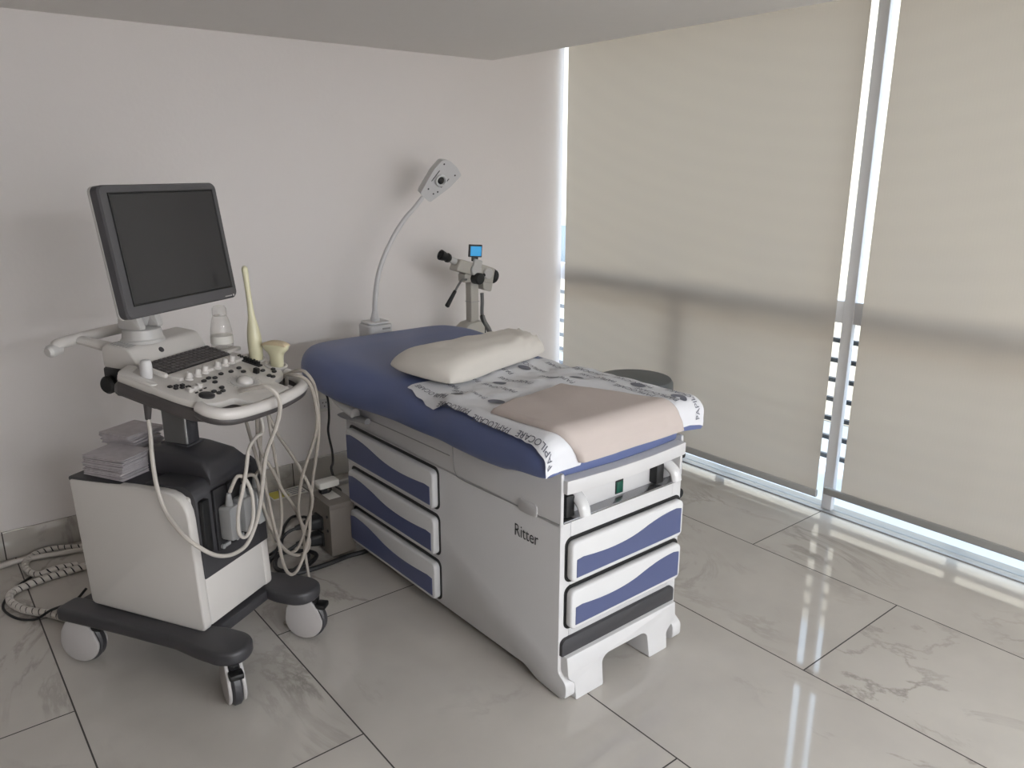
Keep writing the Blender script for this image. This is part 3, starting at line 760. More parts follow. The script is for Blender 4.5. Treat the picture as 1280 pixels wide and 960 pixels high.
# trackball
mb = MB(); mb.lathe([(.040, -.002), (.040, .002), (.034, .0035), (.026, .003), (.024, .001)], (.230, pv(.049), 0), (0, 0, 1), 36, PM); tr_ = obj('trackball_ring', mb, 'lgrey', um)
mb = MB(); mb.lathe([(.024, 0), (.0225, .008), (.018, .014), (.010, .018), (0, .0195)], (.230, pv(.049), 0), (0, 0, 1), 32, PM); obj('trackball', mb, 'cart_gloss', tr_)
mb = MB(); mb.lathe([(.021, -.002), (.021, .004), (.018, .006), (0, .006)], (.078, pv(.052), 0), (0, 0, 1), 28, PM); obj('dial', mb, 'darker', um)
for x, y in ((.149, .122), (.190, .119), (.226, .128), (.263, .123), (.303, .127), (.290, .101), (.166, .099), (.150, .063), (.113, .058), (.115, .043), (.134, .046), (.323, .036), (.361, .046), (.341, .072), (.325, .024), (.375, .06), (.175, .128)):
    mb = MB(); mb.prism(rrect(x-.008, x+.008, pv(y)-.006, pv(y)+.006, .0058), -.002, .005, 'z', .0015, 1, PM); obj('button', mb, 'darker', um)
for i in range(3):
    for j in range(2):
        x, y = .052+i*.016+j*.003, .150-j*.017-i*.006; mb = MB(); mb.box(x-.0062, x+.0062, pv(y)-.005, pv(y)+.005, -.002, .005, .0015, 1, PM); obj('square_button', mb, 'darker', um)
for i in range(3):
    x, y = .068+i*.020, .098+i*.003; mb = MB(); mb.prism([(x-.008, pv(y)-.006), (x+.008, pv(y)-.008), (x+.003, pv(y)+.010), (x-.004, pv(y)+.010)], -.002, .011, 'z', .003, 2, PM); obj('paddle_switch', mb, 'cart_gloss', um)
    mb = MB(); mb.box(x-.005+.006, x+.005+.006, pv(y-.016)-.002, pv(y-.016)+.002, -.001, .003, .001, 1, PM); obj('small_button', mb, 'darker', um)
mb = MB(); mb.box(.357, .378, pv(.098), pv(.180), -.002, .003, .002, 1, PM); sl = obj('slider_bank', mb, 'darker', um)
for i in range(8):
    v = pv(.104)+i*.0104; mb = MB(); mb.box(.360+.002*(i % 3), .372+.002*(i % 3), v, v+.006, .002, .013, .001, 1, PM); obj('slider', mb, 'black', sl)
mb = MB(); mb.box(.306, .320, pv(.066), pv(.082), -.001, .016, .002, 1, PM); obj('toggle', mb, 'black', um)
# printed arc of marks round the trackball
mb = MB()
for k in range(26):
    a = 2*PI*k/26; c_, s_2 = math.cos(a), math.sin(a)
    vs = [mb.bm.verts.new(PM @ Vector((.230+c_*rr-s_2*tt, pv(.049)+s_2*rr+c_*tt, .0006))) for rr, tt in ((.044, -.0012), (.050, -.0012), (.050, .0012), (.044, .0012))]; mb.bm.faces.new(vs)
obj('dial_marks', mb, 'grey_plastic', um)

# rear housing
mb = MB()
hs = rpoly([(.300, .958), (.330, 1.002), (.340, 1.008), (.415, 1.016), (.432, 1.004), (.432, .945), (.300, .935)], .012, 3)
mb.prism(hs, .098, .375, 'x', .010, 3)
obj('rear_housing', mb, 'cart', um)
mb = MB(); mb.prism(rpoly([(.295, .945), (.432, .95), (.432, .885), (.300, .865)], .012, 3), .094, .375, 'x', .008, 2)
hk = obj('housing_underside', mb, 'darker', um)
mb = MB()
for y in (.34, .405): mb.lathe([(.0, 0), (.021, 0), (.026, .006), (.026, .018), (.021, .024), (0, .024)], (.074, y, .900), (1, 0, 0), 24)
obj('cable_hook', mb, 'black', hk)
mb = MB(); mb.lathe([(.0085, 0), (.0085, .002), (.0055, .0025), (.0055, .001), (0, .001)], (.205, .318, .984), (0, -.78, .63), 24); obj('power_button', mb, 'dark', um)
mb = MB()
for i in range(9):
    for j in range(6):
        mb.cyl((.106+i*.0055, .345+j*.011, 1.0085+j*.0012), (.106+i*.0055, .345+j*.011, 1.0098+j*.0012), .0022, n=6)
obj('speaker_grille', mb, 'grey_plastic', um)
# rear handle
mb = MB()
mb.tube([(.022, .535, 1.000), (.04, .535, 1.006), (.06, .535, 1.016), (.20, .535, 1.020), (.34, .535, 1.018), (.42, .535, 1.012)], lambda t: .0165, 14, 5); rh = obj('rear_handle', mb, 'cart', um)
mb = MB(); mb.lathe([(0, -.012), (.012, -.010), (.018, -.002), (.0185, .012), (.017, .03)], (.022, .535, 1.000), (1, 0, .1), 18); obj('handle_cap', mb, 'lgrey', rh)
for x, x2 in ((.115, .135), (.335, .32)):
    mb = MB(); secs = []
    for p, q_ in (((x2, .38, .985), .026), ((x2, .44, .996), .024), ((x, .50, 1.012), .020), ((x, .545, 1.018), .022)):
        secs.append([Vector((p[0]+q_*math.cos(a), p[1], p[2]+q_*.6*math.sin(a))) for a in [2*PI*k/14 for k in range(14)]])
    mb.loft(secs); obj('handle_arm', mb, 'cart', rh)

# monitor neck and monitor
nx_, ny_ = .195, .372
mb = MB(); mb.lathe([(.060, 1.008), (.060, 1.016), (.056, 1.020), (.052, 1.046), (.046, 1.050), (0, 1.05)], (nx_, ny_, 0), (0, 0, 1), 36)
nk = obj('monitor_neck', mb, 'lgrey', um)
mb = MB()
mb.prism(rpoly([(ny_-.045, 1.048), (ny_-.025, 1.10), (ny_+.035, 1.13), (ny_+.045, 1.048)], .012, 3), nx_-.045, nx_-.022, 'x', .006)
mb.prism(rpoly([(ny_-.045, 1.048), (ny_-.025, 1.10), (ny_+.035, 1.13), (ny_+.045, 1.048)], .012, 3), nx_+.022, nx_+.045, 'x', .006)
mb.prism(rpoly([(ny_+.0, 1.048), (ny_-.06, 1.18), (ny_-.03, 1.20), (ny_+.045, 1.06)], .006, 3), nx_-.03, nx_+.03, 'x', .006)
mb.box(nx_-.03, nx_+.03, ny_-.095, ny_-.03, 1.16, 1.30, .01)
obj('hinge_bracket', mb, 'lgrey', nk)
MW, MH = .428, .345
mx_, my_, mz_ = .213, .250, 1.282
MMx = Matrix.Translation((mx_, my_, mz_)) @ Matrix.Rotation(math.radians(MON_YAW), 4, 'Z') @ Matrix.Rotation(math.radians(-8.0), 4, 'X')
mb = MB(); t_ = bmesh.new()
mb.loft([[MMx @ Vector((x*sx, yy, z*sz)) for x, z in rrect(-MW/2, MW/2, -MH/2, MH/2, .018)] for yy, sx, sz in ((-.018, .985, .98), (-.012, 1, 1), (.010, 1, 1), (.018, .985, .98), (.045, .80, .75))])
mo = obj('monitor', mb, 'bezel', um, sharp=.35); lab(mo, 'dark grey flat monitor tilted back')
mb = MB(); mb.loft([[MMx @ Vector((x, yy, z)) for x, z in rrect(-MW/2*s, MW/2*s, -MH/2*s, MH/2*s, .018)] for yy, s in ((.011, 1.004), (.018, 1.004), (.0205, .99))]); obj('rear_shell_rim', mb, 'lgrey', mo)
sx0, sx1, sz0, sz1 = -MW/2+.030, MW/2-.024, -MH/2+.036, MH/2-.024
mb = MB(); mb.box(sx0, sx1, -.0195, -.0175, sz0, sz1, .0005, 1, MMx); obj('screen', mb, 'screen', mo)
mb = MB()
for a in ((sx0-.004, sx1+.004, sz1, sz1+.004), (sx0-.004, sx1+.004, sz0-.004, sz0), (sx0-.004, sx0, sz0, sz1), (sx1, sx1+.004, sz0, sz1)): mb.box(a[0], a[1], -.0215, -.017, a[2], a[3], .0008, 1, MMx)
obj('screen_rim', mb, 'black', mo)
mb = MB()
for k in range(5): mb.box(.158+k*.006, .162+k*.006, -.0188, -.0176, -.1655, -.1625, 0, 1, MMx)
mb.box(.192, .198, -.0188, -.0176, -.167, -.161, 0, 1, MMx); obj('maker_mark', mb, 'lgrey', mo)

# ------------------------------------------------------------------ probes with their cables
def probe_thing(name, label, base):
    return thing(name, label, 'ultrasound probe', us(*base), UT, 'ultrasound probes'), tuple(-v for v in base)
# long probe
b_ = (.404, .150, .915)
t, SH = probe_thing('endocavity_probe', 'long slender cream ultrasound probe standing upright in the right-hand holder', b_)
mb = MB()
axis_pts = [((.404, .140, .912), .018), ((.404, .141, .935), .021), ((.404, .142, .965), .0225), ((.404, .143, .995), .022), ((.404, .1445, 1.025), .018), ((.404, .1455, 1.048), .0125), ((.404, .147, 1.07), .0095), ((.404, .150, 1.12), .0082), ((.404, .153, 1.16), .0082), ((.404, .155, 1.190), .0092), ((.404, .156, 1.203), .0105), ((.404, .1565, 1.211), .007), ((.404, .1568, 1.2135), .001)]
secs = []
for (p, r_) in axis_pts: secs.append([Vector(p)+Vector((r_*math.cos(a), r_*math.sin(a), 0)) for a in [2*PI*k/20 for k in range(20)]])
mb.loft(secs); obj('handle', mb, 'probe', t, SH, sharp=2, subd=1)
mb = MB(); mb.tube([(.404, .140, .915), (.402, .138, .86), (.400, .125, .80), (.40, .09, .70), (.42, .04, .60), (.441, .0, .476), (.468, .05, .352), (.456, .08, .269), (.425, .10, .262), (.385, .105, .33), (.345, .10, .45), (.325, .085, .56), (.300, .08, .605), (.282, .085, .592)], .0054, 8, 8); obj('cable', mb, 'cable_dark', t, SH)
def connector(x, tp, SH, zt=.545):
    mb = MB(); mb.prism(rrect(x-.022, x+.022, .440, zt, .010), .068, .112, 'y', .006, 2); c_ = obj('connector', mb, 'grey_plastic', tp, SH)
    mb = MB(); mb.cyl((x, .088, zt-.002), (x-.002, .084, zt+.040), .012, .0065, n=14, bev=.002)
    o = obj('strain_relief', mb, 'grey_plastic', c_, SH)
connector(.280, t, SH, .555)
# convex probe
b_ = (.408, .066, .905)
t, SH = probe_thing('convex_probe', 'short cream ultrasound probe with a wide curved head, in the right-hand holder', b_)
mb = MB(); secs = []
for z, wx, wy in ((.900, .013, .019), (.925, .015, .021), (.942, .016, .022), (.952, .017, .027), (.962, .018, .041), (.972, .018, .046), (.978, .017, .045)):
    secs.append([Vector((.404+wx*math.copysign(abs(math.cos(a))**.8, math.cos(a)), .066+wy*math.copysign(abs(math.sin(a))**.8, math.sin(a)), z)) for a in [2*PI*k/24 for k in range(24)]])
mb.loft(secs); obj('handle', mb, 'probe', t, SH, sharp=2)
mb = MB()
mb.prism([(.022, .975), (.110, .975)] + [(.066+.044*math.cos(q), .975+.014*math.sin(q)) for q in [PI*k/12 for k in range(13)]], .390, .418, 'x', .004, 2); lab(obj('lens', mb, 'probe_tip', t, SH), 'curved tan rubber lens')
mb = MB(); mb.tube([(.405, .066, .905), (.404, .062, .870), (.38, .02, .862), (.345, -.01, .90), (.315, -.045, .914), (.318, -.078, .912), (.336, -.096, .885), (.354, -.098, .82), (.360, -.09, .73), (.370, -.02, .57), (.405, .03, .43), (.47, .06, .33), (.492, .06, .28), (.47, .06, .25), (.42, .07, .26), (.36, .07, .32), (.30, .06, .42), (.27, .06, .52), (.252, .06, .60), (.235, .075, .612), (.222, .084, .592)], .0054, 8, 8); obj('cable', mb, 'cable_dark', t, SH)
connector(.222, t, SH, .548)
# probe in the left holder
b_ = (.06, .235, .90)
t, SH = probe_thing('linear_probe', 'white ultrasound probe hanging in the left holder, cable looping below', b_)
mb = MB(); secs = []
for z, r_, yy in ((.885, .011, .240), (.905, .0135, .239), (.94, .0145, .236), (.962, .0155, .234), (.978, .0155, .2335), (.990, .0135, .233), (.995, .008, .2325)):
    secs.append([Vector((.06+r_*math.cos(a), yy+r_*1.15*math.sin(a), z)) for a in [2*PI*k/20 for k in range(20)]])
mb.loft(secs); obj('handle', mb, 'white', t, SH, sharp=2, subd=1)
mb = MB(); mb.cyl((.06, .241, .889), (.06, .250, .820), .0135, .0075, n=16, bev=.002); lab(obj('strain_relief', mb, 'band', t, SH), 'dark tapered strain relief')
mb = MB(); mb.tube([(.06, .249, .828), (.052, .240, .78), (.03, .221, .727), (.008, .195, .650), (-.004, .160, .58), (-.020, .09, .53), (-.002, .045, .487), (.045, .040, .448), (.109, .045, .421), (.170, .045, .424), (.212, .040, .475), (.218, .020, .55), (.206, -.005, .63), (.190, -.04, .72), (.180, -.085, .80), (.170, -.112, .865), (.158, -.112, .905), (.150, -.085, .926), (.148, -.045, .918), (.150, .0, .905), (.17, .01, .903)], .0060, 8, 8); obj('cable', mb, 'cable', t, SH)
mb = MB(); mb.tube([(.162, .082, .588), (.160, .068, .612), (.163, .05, .640), (.176, .035, .630), (.190, .028, .580), (.188, .028, .510), (.165, .03, .466), (.140, .03, .462), (.122, .03, .49), (.130, .03, .55), (.155, .03, .60), (.172, .025, .66), (.190, .022, .72), (.225, .02, .745), (.252, .02, .75), (.262, .03, .79), (.262, .06, .85), (.25, .10, .872)], .0056, 8, 8); obj('connector_cable', mb, 'cable', t, SH)
connector(.160, t, SH, .545)
# spare cable loops hanging from the front handle
def cable_thing(name, label, pts, r, m, loc, cat='cable', local=True, grp=None, sub=8, closed=False):
    P = [us(*p) for p in pts] if local else [Vector(p) for p in pts]
    mb = MB(); mb.tube(P, r, 8, sub, closed)
    o = obj(name, mb, m, None, tuple(-v for v in P[loc])); o.location = P[loc]
    return tag(o, label, cat, grp)
cable_thing('probe_cable', 'outer grey cable looped over the right end of the console handle', [(.372, .05, .875), (.372, .0, .90), (.368, -.035, .913), (.372, -.060, .908), (.394, -.070, .865), (.412, -.066, .79), (.424, -.052, .69), (.445, -.005, .53), (.466, .03, .40), (.466, .04, .32), (.43, .045, .25), (.395, .05, .215), (.36, .05, .225), (.335, .05, .27), (.32, .05, .35), (.30, .05, .45), (.285, .055, .56), (.275, .08, .70), (.28, .12, .86)], .0054, 'cable_dark', 6, grp='cables looped under the console')
cable_thing('probe_cable', 'pale grey cable hanging in a narrow loop beside the cart front', [(.285, .03, .86), (.288, .025, .80), (.305, .03, .696), (.345, .05, .56), (.371, .07, .43), (.365, .08, .36), (.34, .085, .345), (.318, .085, .42), (.308, .085, .53), (.302, .075, .66), (.30, .06, .78), (.30, .06, .86)], .0052, 'cable_dark', 5, grp='cables looped under the console')
cable_thing('probe_cable', 'brownish grey cable running down to the floor beside the dark base arm', [(.255, .04, .86), (.258, .04, .80), (.262, .045, .70), (.31, .04, .60), (.35, .04, .52), (.41, .05, .44), (.46, .06, .34), (.475, .07, .26), (.47, .06, .18), (.45, .04, .10), (.425, .06, .02), (.40, .12, .006)], .0054, 'cable_dark', 6, grp='cables looped under the console')

# gel bottle on the right tray
t = thing('gel_bottle', 'clear plastic gel bottle standing behind the keyboard', 'bottle', us(.405, .268, .952), UT)
SH = (-.405, -.268, -.952); mb = MB()
mb.lathe([(0, .952), (.028, .953), (.033, .958), (.034, .980), (.032, 1.010), (.026, 1.040), (.022, 1.052), (.018, 1.056)], (.405, .268, 0), (0, 0, 1), 28); obj('bottle_body', mb, 'clear', t, SH)
mb = MB(); mb.lathe([(.020, 1.054), (.022, 1.056), (.021, 1.076), (.016, 1.084), (.004, 1.087), (0, 1.087)], (.405, .268, 0), (0, 0, 1), 24); obj('cap', mb, 'clear', t, SH)
mb = MB(); mb.lathe([(.0346, .968), (.0335, .992)], (.405, .268, 0), (0, 0, 1), 28); lab(obj('bottle_label', mb, 'label', t, SH), 'pale printed label')
mb = MB(); mb.box(.375, .44, .225, .31, .940, .952, .004); obj('bottle_tray', mb, 'cart', um)

# folded paper packets on the cart deck
ORD = ['lowest', 'second lowest', 'third from the bottom', 'fourth from the bottom', 'fifth from the bottom', 'sixth from the bottom', 'seventh from the bottom', 'eighth from the bottom', 'ninth from the bottom', 'tenth from the bottom', 'eleventh from the bottom']
def packet(cx, cy, z, w_, d_, h, rot, label, grp):
    mb = MB(); mt = Matrix.Rotation(rot, 4, 'Z')
    n = 3
    for k in range(n):
        z0 = h*k/n; e = random.uniform(-.006, .003); e2 = random.uniform(-.006, .003)
        prof = []
        mb.prism(rrect(-w_/2+e, w_/2+e, -d_/2+e2, d_/2+e2, .003), z0, z0+h/n*.80, 'z', .0012, 1, mt)
    mb.box(-w_/2+.009, w_/2-.009, -d_/2+.009, d_/2-.009, 0, h*.9, 0, 1, mt)
    o = obj('paper_packet', mb, 'leaf'); o.location = us(cx, cy, z); o.rotation_euler = (0, 0, UT)
    return tag(o, label, 'paper packet', grp)
z = .6135; nA = 9
for k in range(nA):
    h = random.uniform(.0062, .0082)
    nm = 'topmost' if k == nA-1 else ORD[k]
    packet(.128+random.uniform(-.004, .004), .455+random.uniform(-.004, .004), z, .115, .155, h, random.uniform(-.05, .05), f'folded white paper packet, {nm} of the front stack on the cart', 'paper packets in the front stack'); z += h+.0002
z = .6135; nB = 11
for k in range(nB):
    h = random.uniform(.0076, .0096); a = random.uniform(-.10, .10)
    nm = 'topmost' if k == nB-1 else ORD[k]
    off = .0 if k < 7 else -.012
    packet(.268+off+random.uniform(-.006, .006)-.015, .512+random.uniform(-.005, .005), z, .115+(.02 if k > 7 else 0), .125, h, a, f'creased grey-white paper packet, {nm} of the rear stack on the cart', 'paper packets in the rear stack'); z += h+.0002

SKY, FILL, EXPO = 2.6, 34., 1.1
# ------------------------------------------------------------------ gooseneck lamp behind the table head
LX, LY = 1.690, 3.10
t = thing('gooseneck_lamp', 'white gooseneck examination lamp behind the head of the exam table', 'lamp', (LX, LY, 0))
SH = (-LX, -LY, 0)
mb = MB()
for k in range(5):
    a = 2*PI*k/5+.3; d = Vector((math.cos(a), math.sin(a), 0)); mb.tube([(LX, LY, .09), tuple(Vector((LX, LY, .085))+d*.11), tuple(Vector((LX, LY, .07))+d*.22)], .014, 8, 3)
mb.cyl((LX, LY, .06), (LX, LY, .12), .03, bev=.005); obj('star_base', mb, 'lgrey', t, SH)
for k in range(5):
    a = 2*PI*k/5+.3; mb = MB(); p = Vector((LX+.22*math.cos(a), LY+.22*math.sin(a), .027)); mb.cyl(p-Vector((0, .01, 0)), p+Vector((0, .01, 0)), .027, bev=.005); mb.cyl(p+Vector((0, 0, .02)), p+Vector((0, 0, .05)), .008); obj('caster', mb, 'dark', t, SH)
mb = MB(); mb.cyl((LX, LY, .1), (LX, LY, .74), .016); obj('pole', mb, 'white', t, SH)
mb = MB(); mb.prism(rrect(LX-.062, LX+.062, LY-.055, LY+.055, .02), .70, .822, 'z', .008, 3); mb.prism(rrect(LX-.055, LX+.055, LY-.048, LY+.048, .02), .822, .834, 'z', .005, 2); bx_ = obj('control_box', mb, 'white', t, SH)
mb = MB(); mb.box(LX+.005, LX+.045, LY-.057, LY-.053, .80, .808, .001); obj('box_mark', mb, 'grey_plastic', bx_, SH)
mb = MB(); mb.lathe([(.020, .830), (.021, .846), (.018, .850), (.013, .872), (.0095, .885)], (LX, LY, 0), (0, 0, 1), 24); obj('neck_collar', mb, 'white', t, SH)
neck = [(LX, LY, .87), (LX+.006, LY, .94), (LX+.024, LY, 1.03), (LX+.056, LY, 1.11), (LX+.110, LY, 1.20), (LX+.170, LY, 1.275), (LX+.225, LY, 1.325), (LX+.272, LY, 1.372)]
mb = MB(); mb.tube(neck, lambda t_: .0118-.0018*t_+.0003*math.sin(t_*400), 12, 16); obj('gooseneck', mb, 'white', t, SH)
# lamp head: tapered shield facing the room
c0 = Vector((2.043, LY-.012, 1.437))
n_ = Vector((-.13, -.95, -.28)).normalized()
ex = Vector((.62, 0, .785)); ex = (ex-n_*ex.dot(n_)).normalized(); ey = n_.cross(ex)*-1
HM = Matrix(((ex.x, ey.x, n_.x, c0.x), (ex.y, ey.y, n_.y, c0.y), (ex.z, ey.z, n_.z, c0.z), (0, 0, 0, 1)))
hd = rpoly([(-.095, .034), (.02, .062), (.098, .066), (.108, .020), (.104, -.030), (.082, -.060), (.02, -.060), (-.095, -.034)], .010, 3)
hd2 = [(x*.86-.004, y*.80) for x, y in hd]
mb = MB(); mb.loft([[HM @ Vector((x, y, 0)) for x, y in hd], [HM @ Vector((x, y, -.012)) for x, y in hd], [HM @ Vector((x*.97, y*.95, -.042)) for x, y in hd], [HM @ Vector((x, y, -.056)) for x, y in hd2]])
hh = obj('lamp_head', mb, 'white', t, SH, sharp=.5)
mb = MB(); mb.lathe([(.030, 0), (.030, .006), (.026, .012), (.021, .013), (.018, .008), (.016, .004)], (.012, .0, .0), (0, 0, 1), 32, HM); obj('lens_ring', mb, 'white_gloss', hh, SH)
mb = MB(); mb.lathe([(.0185, .003), (.012, .009), (0, .011)], (.012, 0, 0), (0, 0, 1), 24, HM); obj('lens', mb, 'black', hh, SH)
for x, y in ((.075, .040), (.075, -.040), (-.055, .018), (-.055, -.018), (-.035, .028)):
    mb = MB(); mb.cyl((x, y, -.001), (x, y, .001), .004, n=12, mtx=HM); obj('screw', mb, 'dark', hh, SH)
mb = MB(); mb.prism([(-.01, .028), (.045, .030), (.045, .026), (-.01, .024)], 0, .001, 'z', 0, mtx=HM); mb.prism([(-.02, -.030), (.04, -.034), (.04, -.038), (-.02, -.034)], 0, .001, 'z', 0, mtx=HM); obj('vent_slot', mb, 'dark', hh, SH)

# ------------------------------------------------------------------ colposcope
KX, KY = 2.232, 3.10
t = thing('colposcope', 'grey colposcope with black eyepiece and small lit screen, behind the table', 'colposcope', (KX, KY, 0))
SH = (-KX, -KY, 0)
mb = MB()
for k in range(5):
    a = 2*PI*k/5+.1; d = Vector((math.cos(a), math.sin(a), 0)); mb.tube([(KX, KY, .10), tuple(Vector((KX, KY, .09))+d*.12), tuple(Vector((KX, KY, .075))+d*.20)], .016, 8, 3)
mb.cyl((KX, KY, .05), (KX, KY, .13), .035, bev=.005); obj('star_base', mb, 'lgrey', t, SH)
for k in range(5):
    a = 2*PI*k/5+.1; mb = MB(); p = Vector((KX+.2*math.cos(a), KY+.2*math.sin(a), .028)); mb.cyl(p-Vector((0, .01, 0)), p+Vector((0, .01, 0)), .028, bev=.005); mb.cyl(p+Vector((0, 0, .02)), p+Vector((0, 0, .055)), .008); obj('caster', mb, 'dark', t, SH)
mb = MB(); mb.cyl((KX, KY, .12), (KX, KY, .62), .024); obj('pole', mb, 'colpo', t, SH)
mb = MB(); mb.prism(rpoly([(KX-.085, .60), (KX-.085, .735), (KX-.045, .765), (KX+.022, .775), (KX+.045, .74), (KX+.045, .60)], .008, 3), KY-.045, KY+.045, 'y', .006); obj('stand_head', mb, 'colpo', t, SH)
mb = MB(); mb.prism(rrect(KX-.024, KX+.024, KY-.024, KY+.024, .006), .765, .99, 'z', .002); up_ = obj('upright', mb, 'colpo', t, SH)
mb = MB(); mb.box(KX-.0255, KX+.0255, KY-.0255, KY+.0255, .866, .869, .001); obj('upright_joint', mb, 'grey_plastic', up_, SH)
# optical body, sloping down to the objective
ax = Vector((.955, 0, -.297)); az = Vector((.297, 0, .955))
c1 = Vector((2.225, KY-.005, 1.026))
OM = Matrix(((ax.x, 0, az.x, c1.x), (ax.y, 1, az.y, c1.y), (ax.z, 0, az.z, c1.z), (0, 0, 0, 1)))
mb = MB()
mb.prism(rpoly([(-.108, -.030), (-.098, .030), (-.03, .030), (.03, .036), (.12, .034), (.125, -.040), (.075, -.048), (.0, -.030)], .012, 3), -.034, .034, 'y', .008, 3, OM)
mb.prism(rpoly([(.055, -.10), (.05, -.03), (.122, -.03), (.105, -.115)], .010, 3), -.028, .028, 'y', .006, 2, OM @ Matrix.Rotation(-.28, 4, 'Y') @ Matrix.Translation((-.0, 0, .0)))
ob = obj('optical_body', mb, 'colpo', t, SH)
mb = MB()
for y in (-.034,):
    mb.cyl((.0, -.032, .0), (.0, -.048, .0), .030, bev=.004, mtx=OM); mb.cyl((.075, -.032, .0), (.075, -.046, .0), .028, bev=.004, mtx=OM); mb.box(-.025, .022, -.050, -.030, -.005, .05, .006, 2, OM)
obj('side_knob', mb, 'lgrey', ob, SH)
mb = MB(); mb.cyl((-.105, -.006, .012), (-.155, -.006, .020), .017, .015, bev=.002, mtx=OM); obj('eyepiece_tube', mb, 'lgrey', ob, SH)
mb = MB(); mb.lathe([(.014, 0), (.021, .008), (.023, .020), (.019, .026), (.024, .048), (.025, .060), (.019, .063), (.016, .055)], (-.138, -.006, .018), (-1, 0, .10), 28, OM); obj('eyepiece', mb, 'black', ob, SH)
mb = MB(); mb.lathe([(.030, 0), (.037, .004), (.038, .012), (.032, .014), (.034, .026), (.030, .032), (.022, .032), (.018, .024)], (.122, .0, -.004), (1, 0, .0), 28, OM); obj('objective', mb, 'black', ob, SH)
mb = MB(); mb.cyl((KX-.002, KY-.02, .985), (KX-.002, KY-.075, .985), .028, bev=.006); mb.cyl((KX-.002, KY-.05, .985), (KX+.04, KY-.05, 1.0), .008); lab(obj('clamp_knob', mb, 'black', t, SH), 'black clamp knob')
mb = MB(); mb.box(KX-.065, KX+.01, KY-.03, KY+.03, .965, 1.01, .01); obj('tilt_mount', mb, 'colpo', t, SH)
mb = MB(); mb.tube([(KX-.055, KY-.03, .982), (KX-.09, KY-.045, .984), (KX-.118, KY-.05, .960), (KX-.140, KY-.055, .935)], .0055, 10, 5); hn = obj('steering_rod', mb, 'steel_dark', t, SH)
mb = MB(); mb.cyl((KX-.136, KY-.054, .94), (KX-.192, KY-.06, .868), .0085, .0115, bev=.004); obj('steering_grip', mb, 'black', hn, SH)
# camera screen on top
SMx = Matrix.Translation((KX+.003, KY-.03, 1.115)) @ Matrix.Rotation(math.radians(-14), 4, 'Z') @ Matrix.Rotation(math.radians(4), 4, 'Y')
mb = MB(); mb.box(-.034, .034, 0, .014, -.030, .030, .003, 2, SMx); mb.box(-.016, .016, .002, .014, -.05, -.028, .002, 2, SMx); cs = obj('screen_case', mb, 'black', t, SH)
mb = MB(); mb.box(-.027, .029, -.0012, .002, -.024, .022, .0005, 1, SMx); lab(obj('lit_display', mb, 'lit_screen', cs, SH), 'small lit blue display')
# light guide hanging on the right
mb = MB(); mb.tube([(2.285, KY-.01, .905), (2.286, KY-.01, .86), (2.284, KY-.01, .80), (2.296, KY-.01, .76), (2.335, KY-.01, .69), (2.36, KY, .55), (2.30, KY+.02, .35), (2.25, KY+.02, .20)], lambda q: .009+.004*(q > .32), 10, 8); obj('light_guide', mb, 'steel_dark', t, SH)
mb = MB(); mb.tube([(2.266, KY-.03, .80), (2.272, KY-.035, .75), (2.285, KY-.03, .72), (2.280, KY-.03, .66), (2.27, KY-.03, .60)], .006, 8, 6); obj('power_lead', mb, 'black', t, SH)

# ------------------------------------------------------------------ stool
SX, SY = 2.57, 2.32
t = thing('stool', 'round dark grey stool between the exam table and the window', 'stool', (SX, SY, 0)); SH = (-SX, -SY, 0)
mb = MB(); mb.lathe([(0, .515), (.155, .515), (.172, .522), (.177, .540), (.175, .568), (.165, .582), (.140, .588), (0, .590)], (SX, SY, 0), (0, 0, 1), 48); obj('seat', mb, 'stool', t, SH)
mb = MB(); mb.cyl((SX, SY, .10), (SX, SY, .52), .022); obj('post', mb, 'steel', t, SH)
mb = MB()
for k in range(5):
    a = 2*PI*k/5+.5; d = Vector((math.cos(a), math.sin(a), 0)); mb.tube([(SX, SY, .105), tuple(Vector((SX, SY, .095))+d*.12), tuple(Vector((SX, SY, .07))+d*.23)], .015, 8, 3)
obj('star_base', mb, 'steel', t, SH)
for k in range(5):
    a = 2*PI*k/5+.5; mb = MB(); p = Vector((SX+.23*math.cos(a), SY+.23*math.sin(a), .026)); mb.cyl(p-Vector((0, .011, 0)), p+Vector((0, .011, 0)), .026, bev=.005); mb.cyl(p+Vector((0, 0, .02)), p+Vector((0, 0, .055)), .008); obj('caster', mb, 'rubber', t, SH)

# ------------------------------------------------------------------ power box, cables, outlet
t = thing('power_box', 'grey metal power supply box on the floor beside the exam table', 'power supply', (1.25, 2.72, 0)); SH = (-1.25, -2.72, 0)
mb = MB(); mb.box(1.198, 1.302, 2.635, 2.805, .006, .222, .003); mb.box(1.196, 1.304, 2.632, 2.808, .205, .226, .003); obj('case', mb, 'box', t, SH)
mb = MB(); mb.box(1.225, 1.275, 2.69, 2.78, .225, .2268, 0); lab(obj('rating_label', mb, 'label', t, SH), 'white paper label on top')
mb = MB()
for z in (.055, .125):
    mb.prism(rrect(2.70, 2.77, z-.03, z+.03, .008), 1.190, 1.199, 'x', .002)
mb.cyl((1.197, 2.66, .17), (1.195, 2.66, .17), .006); mb.cyl((1.197, 2.66, .11), (1.195, 2.66, .11), .006); obj('socket_plate', mb, 'black', t, SH)
mb = MB()
for x in (1.215, 1.285):
    for y in (2.66, 2.78): mb.cyl((x, y, 0), (x, y, .008), .010)
obj('foot', mb, 'rubber', t, SH)
